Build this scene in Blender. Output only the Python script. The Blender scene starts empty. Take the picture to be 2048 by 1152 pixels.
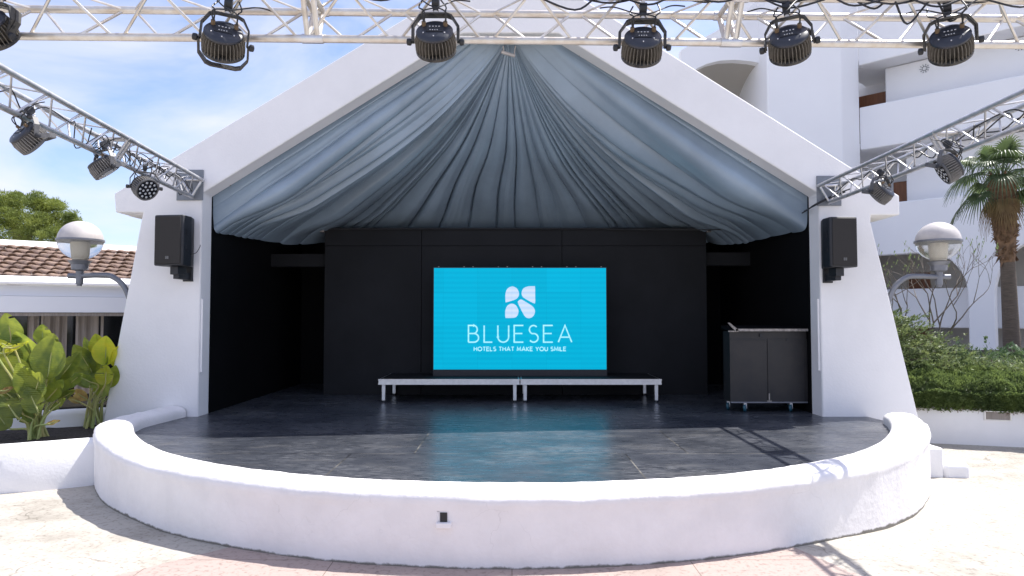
import bpy, math, random
from mathutils import Vector, Matrix, noise
R = math.radians
random.seed(7)
S = bpy.context.scene
C = S.collection

# ------------------------------------------------------------------ camera
CAMZ, F, TILT = 1.65, 1400.0, math.atan(56 / 1400.0)
cd = bpy.data.cameras.new('camera'); cam = bpy.data.objects.new('camera', cd); C.objects.link(cam)
cam.location = (0, 0, CAMZ); cam.rotation_euler = (R(90) + TILT, 0, 0)
cd.sensor_width = 36; cd.lens = 36 * F / 2048; cd.clip_start = .05; cd.clip_end = 3000
S.camera = cam
S.render.resolution_x = 1024; S.render.resolution_y = 576
S.view_settings.view_transform = 'Standard'; S.view_settings.look = 'None'
S.view_settings.gamma = 1; S.view_settings.exposure = 1.03

# ------------------------------------------------------------------ sky and sun
SUN = Vector((.52, .26, 1)).normalized()
W = bpy.data.worlds.new('World'); S.world = W; W.use_nodes = True
nt = W.node_tree; N = nt.nodes; L = nt.links; N.clear()
out = N.new('ShaderNodeOutputWorld'); bg = N.new('ShaderNodeBackground'); sky = N.new('ShaderNodeTexSky')
sky.sky_type = 'NISHITA'; sky.sun_disc = False
sky.sun_elevation = math.asin(SUN.z); sky.sun_rotation = math.atan2(SUN.x, SUN.y)
sky.air_density = 1.0; sky.dust_density = 1.2; sky.ozone_density = 2.6
tc = N.new('ShaderNodeTexCoord'); mp = N.new('ShaderNodeMapping'); mp.inputs['Scale'].default_value = (1.0, 1.0, 2.6)
mp.inputs['Rotation'].default_value = (0, R(-14), 0)
n1 = N.new('ShaderNodeTexNoise'); n1.inputs['Scale'].default_value = 2.1; n1.inputs['Detail'].default_value = 7; n1.inputs['Roughness'].default_value = .55
n1.inputs['Distortion'].default_value = .5
cr = N.new('ShaderNodeValToRGB'); cr.color_ramp.elements[0].position = .38; cr.color_ramp.elements[0].color = (0, 0, 0, 1)
cr.color_ramp.elements[1].position = .60; cr.color_ramp.elements[1].color = (1, 1, 1, 1)
mul = N.new('ShaderNodeMath'); mul.operation = 'MULTIPLY'; mul.inputs[1].default_value = .82
mx = N.new('ShaderNodeMix'); mx.data_type = 'RGBA'
L.new(tc.outputs['Generated'], mp.inputs['Vector']); L.new(mp.outputs[0], n1.inputs['Vector']); L.new(n1.outputs['Fac'], cr.inputs['Fac'])
L.new(cr.outputs[0], mul.inputs[0]); L.new(mul.outputs[0], mx.inputs['Factor']); L.new(sky.outputs[0], mx.inputs[6])
mx.inputs[7].default_value = (4.3, 4.6, 5.2, 1)
tn = N.new('ShaderNodeMix'); tn.data_type = 'RGBA'; tn.blend_type = 'MULTIPLY'; tn.inputs[0].default_value = 1; tn.inputs[7].default_value = (.95, .90, .97, 1); L.new(mx.outputs[2], tn.inputs[6]); L.new(tn.outputs[2], bg.inputs['Color']); bg.inputs['Strength'].default_value = .12; L.new(bg.outputs[0], out.inputs[0])
sd = bpy.data.lights.new('sun', 'SUN'); so = bpy.data.objects.new('sun', sd); C.objects.link(so)
sd.energy = 3.75; sd.angle = R(.5); sd.color = (1, .965, .91)
so.rotation_euler = SUN.to_track_quat('Z', 'Y').to_euler(); so.location = (20, 10, 40)

# ------------------------------------------------------------------ helpers
CT, ST = math.cos(TILT), math.sin(TILT)
def ray(px, py):
    u, v = (px - 1024) / F, (576 - py) / F
    return Vector((u, CT - v * ST, ST + v * CT))
def at(px, py, Y):
    d = ray(px, py); return Vector((0, 0, CAMZ)) + d * (Y / d.y)
def atz(px, py, z):
    d = ray(px, py); return Vector((0, 0, CAMZ)) + d * ((z - CAMZ) / d.z)
def on_plane(px, py, P, n):
    d = ray(px, py); o = Vector((0, 0, CAMZ)); return o + d * ((P - o).dot(n) / d.dot(n))

def tag(o, label=None, cat=None, group=None, kind=None):
    if label: o['label'] = label
    if cat: o['category'] = cat
    if group: o['group'] = group
    if kind: o['kind'] = kind
    return o
def empty(name, loc, label=None, cat=None, group=None, rot=None):
    o = bpy.data.objects.new(name, None); C.objects.link(o); o.location = loc; o.empty_display_size = .1
    if rot: o.rotation_euler = rot
    return tag(o, label, cat, group)

class MB:
    def __init__(s): s.v = []; s.f = []; s.mi = []; s.cur = 0
    def add(s, vs, fs):
        b = len(s.v); s.v += [Vector(p) for p in vs]
        s.f += [[b + i for i in f] for f in fs]; s.mi += [s.cur] * len(fs); return s
    def box(s, c, d, m=None):
        c = Vector(c); x, y, z = d[0] / 2, d[1] / 2, d[2] / 2
        vs = [Vector(p) for p in ((-x,-y,-z),(x,-y,-z),(x,y,-z),(-x,y,-z),(-x,-y,z),(x,-y,z),(x,y,z),(-x,y,z))]
        if m is not None: vs = [m @ p for p in vs]
        return s.add([c + p for p in vs], [(0,3,2,1),(4,5,6,7),(0,1,5,4),(1,2,6,5),(2,3,7,6),(3,0,4,7)])
    def bb(s, a, b):
        a = Vector(a); b = Vector(b); return s.box((a + b) / 2, [abs(q) for q in (b - a)])
    def tube(s, pts, r, seg=8, caps=True):
        pts = [Vector(p) for p in pts]; n = len(pts)
        rr = r if isinstance(r, (list, tuple)) else [r] * n
        vs = []; up = None
        for i, p in enumerate(pts):
            d = (pts[min(i + 1, n - 1)] - pts[max(i - 1, 0)]).normalized()
            if up is None:
                a = Vector((0, 0, 1)) if abs(d.z) < .9 else Vector((1, 0, 0)); up = (a - d * a.dot(d)).normalized()
            else:
                up = up - d * up.dot(d); up = up.normalized() if up.length > 1e-6 else d.orthogonal().normalized()
            q = d.cross(up)
            for k in range(seg):
                t = 2 * math.pi * k / seg; vs.append(p + (up * math.cos(t) + q * math.sin(t)) * rr[i])
        fs = []
        for i in range(n - 1):
            for k in range(seg):
                k2 = (k + 1) % seg; fs.append((i*seg+k, i*seg+k2, (i+1)*seg+k2, (i+1)*seg+k))
        if caps: fs.append(tuple(range(seg - 1, -1, -1))); fs.append(tuple((n-1)*seg + k for k in range(seg)))
        return s.add(vs, fs)
    def lathe(s, prof, seg=24, m=None, cap=True):
        vs = []
        for r, z in prof:
            for k in range(seg):
                t = 2 * math.pi * k / seg; p = Vector((r * math.cos(t), r * math.sin(t), z)); vs.append(m @ p if m is not None else p)
        fs = []
        for i in range(len(prof) - 1):
            for k in range(seg):
                k2 = (k + 1) % seg; fs.append((i*seg+k, i*seg+k2, (i+1)*seg+k2, (i+1)*seg+k))
        if cap:
            fs.append(tuple(range(seg - 1, -1, -1))); fs.append(tuple((len(prof)-1)*seg + k for k in range(seg)))
        return s.add(vs, fs)
    def poly(s, pts, dvec):     # extrude a planar outline by dvec
        n = len(pts); pts = [Vector(p) for p in pts]; d = Vector(dvec)
        vs = pts + [p + d for p in pts]
        fs = [tuple(range(n)), tuple(range(2 * n - 1, n - 1, -1))] + [(i, i + n, (i + 1) % n + n, (i + 1) % n) for i in range(n)]
        return s.add(vs, fs)
    def grid(s, P):            # P[i][j]
        n, m = len(P), len(P[0]); vs = [p for r in P for p in r]
        return s.add(vs, [(i*m+j, i*m+j+1, (i+1)*m+j+1, (i+1)*m+j) for i in range(n-1) for j in range(m-1)])
    def build(s, name, mat, parent=None, local=False, smooth=True, ang=35, fix=True):
        me = bpy.data.meshes.new(name)
        if parent is not None:
            off = Vector((0, 0, 0)); q_ = parent
            while q_ is not None and not local: off = off + q_.location; q_ = q_.parent
        elif local: off = Vector((0, 0, 0))
        else:
            xs = [p.x for p in s.v]; ys = [p.y for p in s.v]; zs = [p.z for p in s.v]
            off = Vector(((min(xs)+max(xs))/2, (min(ys)+max(ys))/2, min(zs)))
        me.from_pydata([p - off for p in s.v], [], s.f)
        mats = mat if isinstance(mat, list) else [mat]
        for m in mats: me.materials.append(m)
        if len(mats) > 1: me.polygons.foreach_set('material_index', s.mi)
        if fix:
            import bmesh
            bm = bmesh.new(); bm.from_mesh(me); bmesh.ops.recalc_face_normals(bm, faces=bm.faces); bm.to_mesh(me); bm.free()
        if smooth:
            me.shade_smooth(); me.set_sharp_from_angle(angle=R(ang))
        me.update()
        o = bpy.data.objects.new(name, me); C.objects.link(o)
        if parent is not None: o.parent = parent
        elif not local: o.location = off
        return o
def bevel(o, w=.01, seg=2, ang=40):
    m = o.modifiers.new('bevel', 'BEVEL'); m.width = w; m.segments = seg; m.limit_method = 'ANGLE'; m.angle_limit = R(ang); return o
def kids(o): return [c for c in bpy.data.objects if c.parent == o]
def copy_tree(o, parent=None):
    c = o.copy(); C.objects.link(c); c.parent = parent
    for ch in kids(o): copy_tree(ch, c)
    return c
def smoothstep(x): x = max(0, min(1, x)); return x * x * (3 - 2 * x)
def catmull(P, n=6, closed=False):
    P = [Vector(p) for p in P]; out = []; m = len(P)
    rng = range(m) if closed else range(m - 1)
    for i in rng:
        if closed: a, b, c, d = P[i-1], P[i], P[(i+1) % m], P[(i+2) % m]
        else: a, b, c, d = P[max(i-1,0)], P[i], P[i+1], P[min(i+2,m-1)]
        for k in range(n):
            t = k / n
            out.append(.5 * ((2*b) + (c-a)*t + (2*a-5*b+4*c-d)*t*t + (3*b-a-3*c+d)*t**3))
    if not closed: out.append(P[-1])
    return out

# ------------------------------------------------------------------ materials
def mat(name, col, rough=.6, metal=0, var=0, vscale=3, bump=0, bscale=30, bdist=.01, spec=.5, col2=None, detail=6, lo=.35, hi=.65, vstretch=None, bstretch=None, sheen=0, coat=0):
    m = bpy.data.materials.new(name); m.use_nodes = True; t = m.node_tree; n = t.nodes; l = t.links
    b = n['Principled BSDF']; b.inputs['Base Color'].default_value = (*col, 1); b.inputs['Roughness'].default_value = rough
    b.inputs['Metallic'].default_value = metal; b.inputs['Specular IOR Level'].default_value = spec
    if sheen: b.inputs['Sheen Weight'].default_value = sheen
    if coat: b.inputs['Coat Weight'].default_value = coat
    g = n.new('ShaderNodeTexCoord')
    if var or col2:
        v = n.new('ShaderNodeTexNoise'); v.inputs['Scale'].default_value = vscale; v.inputs['Detail'].default_value = detail; v.inputs['Roughness'].default_value = .6
        if vstretch:
            mpg = n.new('ShaderNodeMapping'); mpg.inputs['Scale'].default_value = vstretch; l.new(g.outputs['Object'], mpg.inputs[0]); l.new(mpg.outputs[0], v.inputs['Vector'])
        else: l.new(g.outputs['Object'], v.inputs['Vector'])
        r = n.new('ShaderNodeValToRGB'); r.color_ramp.elements[0].position = lo; r.color_ramp.elements[1].position = hi
        c2 = col2 if col2 else tuple(max(0, c * (1 - var)) for c in col)
        r.color_ramp.elements[0].color = (*c2, 1); r.color_ramp.elements[1].color = (*col, 1)
        l.new(v.outputs['Fac'], r.inputs['Fac']); l.new(r.outputs[0], b.inputs['Base Color'])
    if bump:
        v = n.new('ShaderNodeTexNoise'); v.inputs['Scale'].default_value = bscale; v.inputs['Detail'].default_value = 5
        if bstretch:
            mpg = n.new('ShaderNodeMapping'); mpg.inputs['Scale'].default_value = bstretch; l.new(g.outputs['Object'], mpg.inputs[0]); l.new(mpg.outputs[0], v.inputs['Vector'])
        else: l.new(g.outputs['Object'], v.inputs['Vector'])
        bp = n.new('ShaderNodeBump'); bp.inputs['Strength'].default_value = bump; bp.inputs['Distance'].default_value = bdist
        l.new(v.outputs['Fac'], bp.inputs['Height']); l.new(bp.outputs[0], b.inputs['Normal'])
    return m
def leafmat(name, c1, c2, rough=.45, scale=4, trans=.35):
    m = mat(name, c1, rough, col2=c2, vscale=scale, detail=3)
    t = m.node_tree; n = t.nodes; l = t.links; b = n['Principled BSDF']
    tr = n.new('ShaderNodeBsdfTranslucent'); ms = n.new('ShaderNodeMixShader'); ms.inputs[0].default_value = trans
    src = b.inputs['Base Color'].links[0].from_socket
    h = n.new('ShaderNodeHueSaturation'); oi = n.new('ShaderNodeObjectInfo'); mr = n.new('ShaderNodeMapRange'); mr.inputs[3].default_value = .72; mr.inputs[4].default_value = 1.25; l.new(oi.outputs['Random'], mr.inputs[0])
    h0 = n.new('ShaderNodeHueSaturation'); l.new(mr.outputs[0], h0.inputs['Value']); l.new(src, h0.inputs['Color']); l.new(h0.outputs[0], b.inputs['Base Color']); src = h0.outputs[0]
    h.inputs['Value'].default_value = 1.6; h.inputs['Hue'].default_value = .485; l.new(src, h.inputs['Color']); l.new(h.outputs[0], tr.inputs['Color'])
    o = n['Material Output']; l.new(b.outputs[0], ms.inputs[1]); l.new(tr.outputs[0], ms.inputs[2]); l.new(ms.outputs[0], o.inputs[0])
    return m
M = {}
M['stucco'] = mat('white stucco', (.85, .84, .845), .85, var=.06, vscale=1.3, bump=.35, bscale=38, bdist=.006, spec=.25)
M['hotel'] = mat('hotel render', (.86, .87, .90), .85, var=.03, vscale=.5, spec=.25)
M['vault'] = mat('shaded hotel render', (.50, .48, .45), .85, var=.08, vscale=.6, spec=.2)  # hotel render darkened, shade inside the arches is put into the colour
M['black_wall'] = mat('black painted wall', (.0055, .0055, .0065), .65, var=.3, vscale=2.5, bump=.15, bscale=50, bdist=.003, spec=.12)
M['panel'] = mat('black backdrop', (.0155, .016, .0185), .7, var=.3, vscale=1.6, bump=.1, bscale=80, bdist=.002, spec=.25)
M['alu'] = mat('truss aluminium', (.72, .70, .67), .42, metal=.7, col2=(.58, .52, .45), vscale=9, bump=.2, bscale=60, bdist=.001)
M['alu_side'] = mat('silver truss aluminium', (.68, .68, .70), .4, metal=.75, col2=(.50, .49, .48), vscale=9, bump=.2, bscale=60, bdist=.001)  # less beige than the front truss metal
M['fin_grey'] = mat('grey fins', (.33, .32, .31), .55, var=.3, vscale=40)
M['fix_grey'] = mat('grey housing', (.11, .11, .115), .5, var=.3, vscale=22)
M['alu2'] = mat('bright aluminium', (.72, .72, .73), .35, metal=.8, var=.15, vscale=12)
M['plate'] = mat('grey painted plate', (.22, .24, .27), .5, metal=.2, var=.15, vscale=8)
M['steel'] = mat('grey painted steel', (.20, .21, .24), .42, metal=.3, var=.15, vscale=10)
M['fix'] = mat('fixture housing', (.012, .012, .013), .5, col2=(.045, .042, .038), vscale=22, lo=.55, hi=.4, bump=.15, bscale=60, bdist=.001)
M['fixtop'] = mat('fixture rear cover', (.028, .032, .045), .38, var=.3, vscale=18)
M['fin'] = mat('dusty fins', (.17, .155, .135), .7, var=.4, vscale=40)
M['led'] = mat('led lens', (.45, .47, .5), .12, spec=.8)
M['cable'] = mat('black cable', (.012, .013, .016), .45)
M['grille'] = mat('speaker grille', (.017, .0145, .0135), .65, var=.15, vscale=60, bump=.4, bscale=420, bdist=.002)
M['cab'] = mat('speaker cabinet', (.018, .02, .026), .5, var=.2, vscale=20, bump=.2, bscale=200, bdist=.001)
M['badge'] = mat('badge', (.16, .16, .16), .4, metal=.5)
M['led_off'] = mat('white mark', (.6, .6, .62), .5)
M['brown_door'] = mat('brown door', (.20, .075, .03), .5, var=.3, vscale=3, vstretch=(6, 6, .6))
M['soil'] = mat('planter soil', (.05, .038, .028), .95, var=.6, vscale=25, bump=1, bscale=40, bdist=.03)
M['caster'] = mat('blue caster', (.02, .09, .13), .4)
M['silver'] = mat('worn edging', (.38, .35, .33), .45, metal=.6, var=.5, vscale=25)
M['case'] = mat('laminated black case', (.012, .012, .015), .45, var=.25, vscale=6, bump=.08, bscale=90, bdist=.001, col2=(.024, .021, .021))
M['curtain'] = mat('beige curtain', (.34, .30, .27), .8, var=.3, vscale=4, vstretch=(12, 12, .4))
M['glass'] = mat('dark glazing', (.012, .014, .017), .08, spec=.7)
M['bark'] = mat('grey bark', (.13, .10, .08), .9, var=.45, vscale=14, vstretch=(1, 1, .3), bump=.7, bscale=30, bdist=.01)
M['palmtrunk'] = mat('palm trunk', (.17, .135, .105), .9, var=.4, vscale=18, vstretch=(.4, .4, 4), bump=.8, bscale=20, bdist=.02, bstretch=(.5, .5, 5))
M['boots'] = mat('palm leaf bases', (.25, .15, .085), .9, var=.55, vscale=12)
M['twig'] = mat('bare twigs', (.17, .14, .11), .85, var=.3, vscale=10)
M['frond'] = leafmat('palm frond', (.10, .145, .055), (.045, .08, .03), .4, 3, .3)
M['dryfrond'] = leafmat('dry frond', (.3, .22, .1), (.16, .1, .05), .7, 3, .2)
M['juniper'] = leafmat('juniper', (.235, .295, .115), (.08, .13, .05), .6, 3.5, .25)
M['juniper_dark'] = leafmat('dark juniper', (.12, .19, .08), (.05, .10, .045), .6, 2.5, .2)  # deeper green than the other juniper foliage
M['hedge'] = leafmat('creeping green', (.19, .27, .08), (.085, .135, .045), .55, 5, .35)
M['dry'] = mat('dry stems', (.22, .15, .09), .9, var=.4, vscale=9)
M['pine'] = leafmat('pine needles', (.20, .24, .045), (.085, .125, .03), .6, .8, .25)
M['paddle'] = leafmat('paddle leaf', (.26, .31, .04), (.11, .165, .03), .35, 5, .42)
M['paddle_y'] = leafmat('yellow paddle leaf', (.50, .48, .03), (.33, .40, .03), .4, 6, .45)
M['paddle_dry'] = leafmat('dry paddle leaf', (.42, .33, .09), (.25, .15, .05), .7, 8, .3)
M['stem'] = mat('pale stems', (.30, .38, .12), .45, col2=(.42, .36, .13), vscale=6, vstretch=(1, 1, .5))

def fabric():
    m = mat('grey blue satin', (.29, .375, .465), .34, var=.2, vscale=1.2, bump=.2, bscale=5, bdist=.02, spec=.7)
    return m
M['fabric'] = fabric()

# stage floor: black painted boards, scuffed
def floor_mat():
    m = bpy.data.materials.new('black scuffed stage boards'); m.use_nodes = True; t = m.node_tree; n = t.nodes; l = t.links; b = n['Principled BSDF']
    g = n.new('ShaderNodeNewGeometry')
    def noise_(scale, st, det=6):
        mp = n.new('ShaderNodeMapping'); mp.inputs['Scale'].default_value = st; l.new(g.outputs['Position'], mp.inputs[0])
        v = n.new('ShaderNodeTexNoise'); v.inputs['Scale'].default_value = scale; v.inputs['Detail'].default_value = det; v.inputs['Roughness'].default_value = .65; l.new(mp.outputs[0], v.inputs['Vector']); return v
    def ramp(src, a, c, p, q):
        r = n.new('ShaderNodeValToRGB'); r.color_ramp.elements[0].position = p; r.color_ramp.elements[1].position = q
        r.color_ramp.elements[0].color = (*a, 1); r.color_ramp.elements[1].color = (*c, 1); l.new(src, r.inputs['Fac']); return r
    def mix(fac, a, bb, typ='MIX'):
        x = n.new('ShaderNodeMix'); x.data_type = 'RGBA'; x.blend_type = typ
        if hasattr(fac, 'is_linked'): l.new(fac, x.inputs[0])
        else: x.inputs[0].default_value = fac
        l.new(a, x.inputs[6])
        if isinstance(bb, tuple): x.inputs[7].default_value = (*bb, 1)
        else: l.new(bb, x.inputs[7])
        return x.outputs[2]
    base = ramp(noise_(1.1, (1, 1, 1)).outputs['Fac'], (.024, .028, .038), (.056, .062, .078), .3, .65)
    streak = ramp(noise_(9, (1, 9, 1), 8).outputs['Fac'], (0, 0, 0), (1, 1, 1), .47, .64)
    big = ramp(noise_(.8, (1, 1.6, 1), 3).outputs['Fac'], (0, 0, 0), (1, 1, 1), .40, .58)
    sm = n.new('ShaderNodeMath'); sm.operation = 'MULTIPLY'; l.new(streak.outputs[0], sm.inputs[0]); l.new(big.outputs[0], sm.inputs[1])
    sm2 = n.new('ShaderNodeMath'); sm2.operation = 'MULTIPLY'; l.new(sm.outputs[0], sm2.inputs[0]); sm2.inputs[1].default_value = .8
    col = mix(sm2.outputs[0], base.outputs[0], (.22, .225, .24))
    patch = ramp(noise_(1.7, (.8, 2.2, 1), 5).outputs['Fac'], (0, 0, 0), (1, 1, 1), .56, .66)
    pm = n.new('ShaderNodeMath'); pm.operation = 'MULTIPLY'; l.new(patch.outputs[0], pm.inputs[0]); pm.inputs[1].default_value = .6
    col = mix(pm.outputs[0], col, (.13, .13, .135))
    # board joints
    br = n.new('ShaderNodeTexBrick'); mp = n.new('ShaderNodeMapping'); mp.inputs['Location'].default_value = (.87, -.18, 0); l.new(g.outputs['Position'], mp.inputs[0]); l.new(mp.outputs[0], br.inputs['Vector'])
    br.inputs['Scale'].default_value = 1; br.inputs['Brick Width'].default_value = 2.44; br.inputs['Row Height'].default_value = 1.22
    br.inputs['Mortar Size'].default_value = .007; br.inputs['Mortar Smooth'].default_value = .3; br.offset = .23
    br.inputs['Color1'].default_value = (1, 1, 1, 1); br.inputs['Color2'].default_value = (.62, .62, .62, 1); br.inputs['Mortar'].default_value = (1, 1, 1, 1)
    col = mix(.5, col, br.outputs['Color'], 'MULTIPLY')
    wear = ramp(noise_(2.2, (1, 1, 1), 4).outputs['Fac'], (.012, .012, .014), (.20, .19, .17), .42, .58)
    col = mix(br.outputs['Fac'], col, wear.outputs[0])
    speck = ramp(noise_(55, (1, 1, 1), 2).outputs['Fac'], (0, 0, 0), (1, 1, 1), .74, .78)
    col = mix(speck.outputs[0], col, (.25, .25, .25))
    l.new(col, b.inputs['Base Color'])
    rr = ramp(noise_(6, (1, 4, 1)).outputs['Fac'], (.22, .22, .22), (.44, .44, .44), .35, .7); l.new(rr.outputs[0], b.inputs['Roughness'])
    bp = n.new('ShaderNodeBump'); bp.inputs['Strength'].default_value = .12; bp.inputs['Distance'].default_value = .004
    l.new(noise_(14, (1, 6, 1)).outputs['Fac'], bp.inputs['Height']); l.new(bp.outputs[0], b.inputs['Normal'])
    b.inputs['Specular IOR Level'].default_value = .55
    return m
M['floor'] = floor_mat()

# cream stone paving: broad slabs with cracks, pits and darker worn grain
def paving(name, c1, c2, c3, crack=.5, slab=0):
    m = bpy.data.materials.new(name); m.use_nodes = True; t = m.node_tree; n = t.nodes; l = t.links; b = n['Principled BSDF']
    g = n.new('ShaderNodeNewGeometry'); P = g.outputs['Position']
    def nz(s, d=6, dist=0):
        v = n.new('ShaderNodeTexNoise'); v.inputs['Scale'].default_value = s; v.inputs['Detail'].default_value = d; v.inputs['Roughness'].default_value = .65; v.inputs['Distortion'].default_value = dist; l.new(P, v.inputs['Vector']); return v.outputs['Fac']
    def rp(src, e):
        r = n.new('ShaderNodeValToRGB')
        r.color_ramp.elements[0].position = e[0][0]; r.color_ramp.elements[0].color = (*e[0][1], 1)
        r.color_ramp.elements[1].position = e[-1][0]; r.color_ramp.elements[1].color = (*e[-1][1], 1)
        for p, c in e[1:-1]: q = r.color_ramp.elements.new(p); q.color = (*c, 1)
        l.new(src, r.inputs['Fac']); return r.outputs[0]
    base = rp(nz(1.4), [(.3, c2), (.5, c1), (.75, c1)])
    gr = rp(nz(26, 8), [(.3, c3), (.48, (1, 1, 1))])
    x = n.new('ShaderNodeMix'); x.data_type = 'RGBA'; x.blend_type = 'MULTIPLY'; x.inputs[0].default_value = .7; l.new(base, x.inputs[6]); l.new(gr, x.inputs[7]); col = x.outputs[2]
    vo = n.new('ShaderNodeTexVoronoi'); vo.feature = 'DISTANCE_TO_EDGE'; vo.inputs['Scale'].default_value = .9
    ad = n.new('ShaderNodeMix'); ad.data_type = 'RGBA'; ad.blend_type = 'LINEAR_LIGHT'; ad.inputs[0].default_value = .25
    nn = n.new('ShaderNodeTexNoise'); nn.inputs['Scale'].default_value = 2.2; nn.inputs['Detail'].default_value = 6; l.new(P, nn.inputs['Vector']); l.new(P, ad.inputs[6]); l.new(nn.outputs['Color'], ad.inputs[7]); l.new(ad.outputs[2], vo.inputs['Vector'])
    ck = rp(vo.outputs['Distance'], [(.0, (1, 1, 1)), (.006, (0, 0, 0))])
    cm = n.new('ShaderNodeMath'); cm.operation = 'MULTIPLY'; l.new(ck, cm.inputs[0]); l.new(rp(nz(1.1), [(.45, (0, 0, 0)), (.6, (crack, crack, crack))]), cm.inputs[1])
    x2 = n.new('ShaderNodeMix'); x2.data_type = 'RGBA'; l.new(cm.outputs[0], x2.inputs[0]); l.new(col, x2.inputs[6]); x2.inputs[7].default_value = (c2[0]*.35, c2[1]*.33, c2[2]*.3, 1); col = x2.outputs[2]
    if slab:
        br = n.new('ShaderNodeTexBrick'); l.new(P, br.inputs['Vector']); br.inputs['Scale'].default_value = 1; br.inputs['Brick Width'].default_value = slab; br.inputs['Row Height'].default_value = slab; br.inputs['Mortar Size'].default_value = .003; br.offset = 0
        x3 = n.new('ShaderNodeMix'); x3.data_type = 'RGBA'; l.new(br.outputs['Fac'], x3.inputs[0]); l.new(col, x3.inputs[6]); x3.inputs[7].default_value = (.16, .12, .1, 1); col = x3.outputs[2]
    l.new(col, b.inputs['Base Color']); b.inputs['Roughness'].default_value = .75; b.inputs['Specular IOR Level'].default_value = .3
    bp = n.new('ShaderNodeBump'); bp.inputs['Strength'].default_value = .5; bp.inputs['Distance'].default_value = .006; l.new(nz(18, 8), bp.inputs['Height']); l.new(bp.outputs[0], b.inputs['Normal'])
    return m
M['paving'] = paving('cream stone paving', (.44, .41, .36), (.28, .255, .215), (.34, .31, .27), .9)
M['pink'] = paving('pink granite paving', (.40, .32, .285), (.33, .265, .235), (.38, .34, .32), .25, 1.2)

# curved stage wall: stucco, grimy where it meets the ground
def wall_mat():
    m = mat('lime washed wall', (.84, .815, .81), .85, var=.10, vscale=2.6, spec=.2)
    t = m.node_tree; n = t.nodes; l = t.links; b = n['Principled BSDF']
    g = n.new('ShaderNodeNewGeometry'); sx = n.new('ShaderNodeSeparateXYZ'); l.new(g.outputs['Position'], sx.inputs[0])
    nz = n.new('ShaderNodeTexNoise'); nz.inputs['Scale'].default_value = 9; nz.inputs['Detail'].default_value = 8; nz.inputs['Roughness'].default_value = .7; l.new(g.outputs['Position'], nz.inputs['Vector'])
    a = n.new('ShaderNodeMath'); a.operation = 'MULTIPLY_ADD'; l.new(nz.outputs['Fac'], a.inputs[0]); a.inputs[1].default_value = -.055
    mr = n.new('ShaderNodeMapRange'); mr.inputs[1].default_value = 2.2; mr.inputs[2].default_value = 4.4; mr.inputs[3].default_value = 0; mr.inputs[4].default_value = .105; l.new(sx.outputs['X'], mr.inputs[0]); za = n.new('ShaderNodeMath'); za.operation = 'ADD'; l.new(mr.outputs[0], za.inputs[0]); l.new(sx.outputs['Z'], za.inputs[1]); l.new(za.outputs[0], a.inputs[2])
    r = n.new('ShaderNodeValToRGB'); r.color_ramp.elements[0].position = 0; r.color_ramp.elements[0].color = (.85, .85, .85, 1); r.color_ramp.elements[1].position = .012; r.color_ramp.elements[1].color = (0, 0, 0, 1)
    ad = n.new('ShaderNodeMath'); ad.operation = 'ADD'; l.new(a.outputs[0], ad.inputs[0]); ad.inputs[1].default_value = .018
    l.new(ad.outputs[0], r.inputs['Fac'])
    x = n.new('ShaderNodeMix'); x.data_type = 'RGBA'; l.new(r.outputs[0], x.inputs[0]); src = b.inputs['Base Color'].links[0].from_socket; l.new(src, x.inputs[6]); x.inputs[7].default_value = (.10, .09, .06, 1)
    # hairline cracks and chips, sparse
    vo = n.new('ShaderNodeTexVoronoi'); vo.feature = 'DISTANCE_TO_EDGE'; vo.inputs['Scale'].default_value = 1.5
    wn = n.new('ShaderNodeTexNoise'); wn.inputs['Scale'].default_value = 5; wn.inputs['Detail'].default_value = 6; l.new(g.outputs['Position'], wn.inputs['Vector'])
    ll = n.new('ShaderNodeMix'); ll.data_type = 'RGBA'; ll.blend_type = 'LINEAR_LIGHT'; ll.inputs[0].default_value = .12; l.new(g.outputs['Position'], ll.inputs[6]); l.new(wn.outputs['Color'], ll.inputs[7]); l.new(ll.outputs[2], vo.inputs['Vector'])
    r2 = n.new('ShaderNodeValToRGB'); r2.color_ramp.elements[0].color = (1, 1, 1, 1); r2.color_ramp.elements[1].position = .004; r2.color_ramp.elements[1].color = (0, 0, 0, 1); l.new(vo.outputs['Distance'], r2.inputs['Fac'])
    mk = n.new('ShaderNodeTexNoise'); mk.inputs['Scale'].default_value = 1.3; l.new(g.outputs['Position'], mk.inputs['Vector'])
    r3 = n.new('ShaderNodeValToRGB'); r3.color_ramp.elements[0].position = .56; r3.color_ramp.elements[0].color = (0, 0, 0, 1); r3.color_ramp.elements[1].position = .64; r3.color_ramp.elements[1].color = (.22, .22, .22, 1); l.new(mk.outputs['Fac'], r3.inputs['Fac'])
    mm = n.new('ShaderNodeMath'); mm.operation = 'MULTIPLY'; l.new(r2.outputs[0], mm.inputs[0]); l.new(r3.outputs[0], mm.inputs[1])
    x2 = n.new('ShaderNodeMix'); x2.data_type = 'RGBA'; l.new(mm.outputs[0], x2.inputs[0]); l.new(x.outputs[2], x2.inputs[6]); x2.inputs[7].default_value = (.35, .33, .31, 1)
    l.new(x2.outputs[2], b.inputs['Base Color'])
    n2 = n.new('ShaderNodeTexNoise'); n2.inputs['Scale'].default_value = 22; n2.inputs['Detail'].default_value = 7; l.new(g.outputs['Position'], n2.inputs['Vector'])
    bp = n.new('ShaderNodeBump'); bp.inputs['Strength'].default_value = .6; bp.inputs['Distance'].default_value = .008; l.new(n2.outputs['Fac'], bp.inputs['Height']); l.new(bp.outputs[0], b.inputs['Normal'])
    return m
M['lime'] = wall_mat()

def tile_mat():
    m = mat('clay tiles', (.36, .25, .185), .85, col2=(.17, .115, .09), vscale=5, bump=.5, bscale=30, bdist=.01, detail=8)
    return m
M['tile'] = tile_mat()

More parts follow.
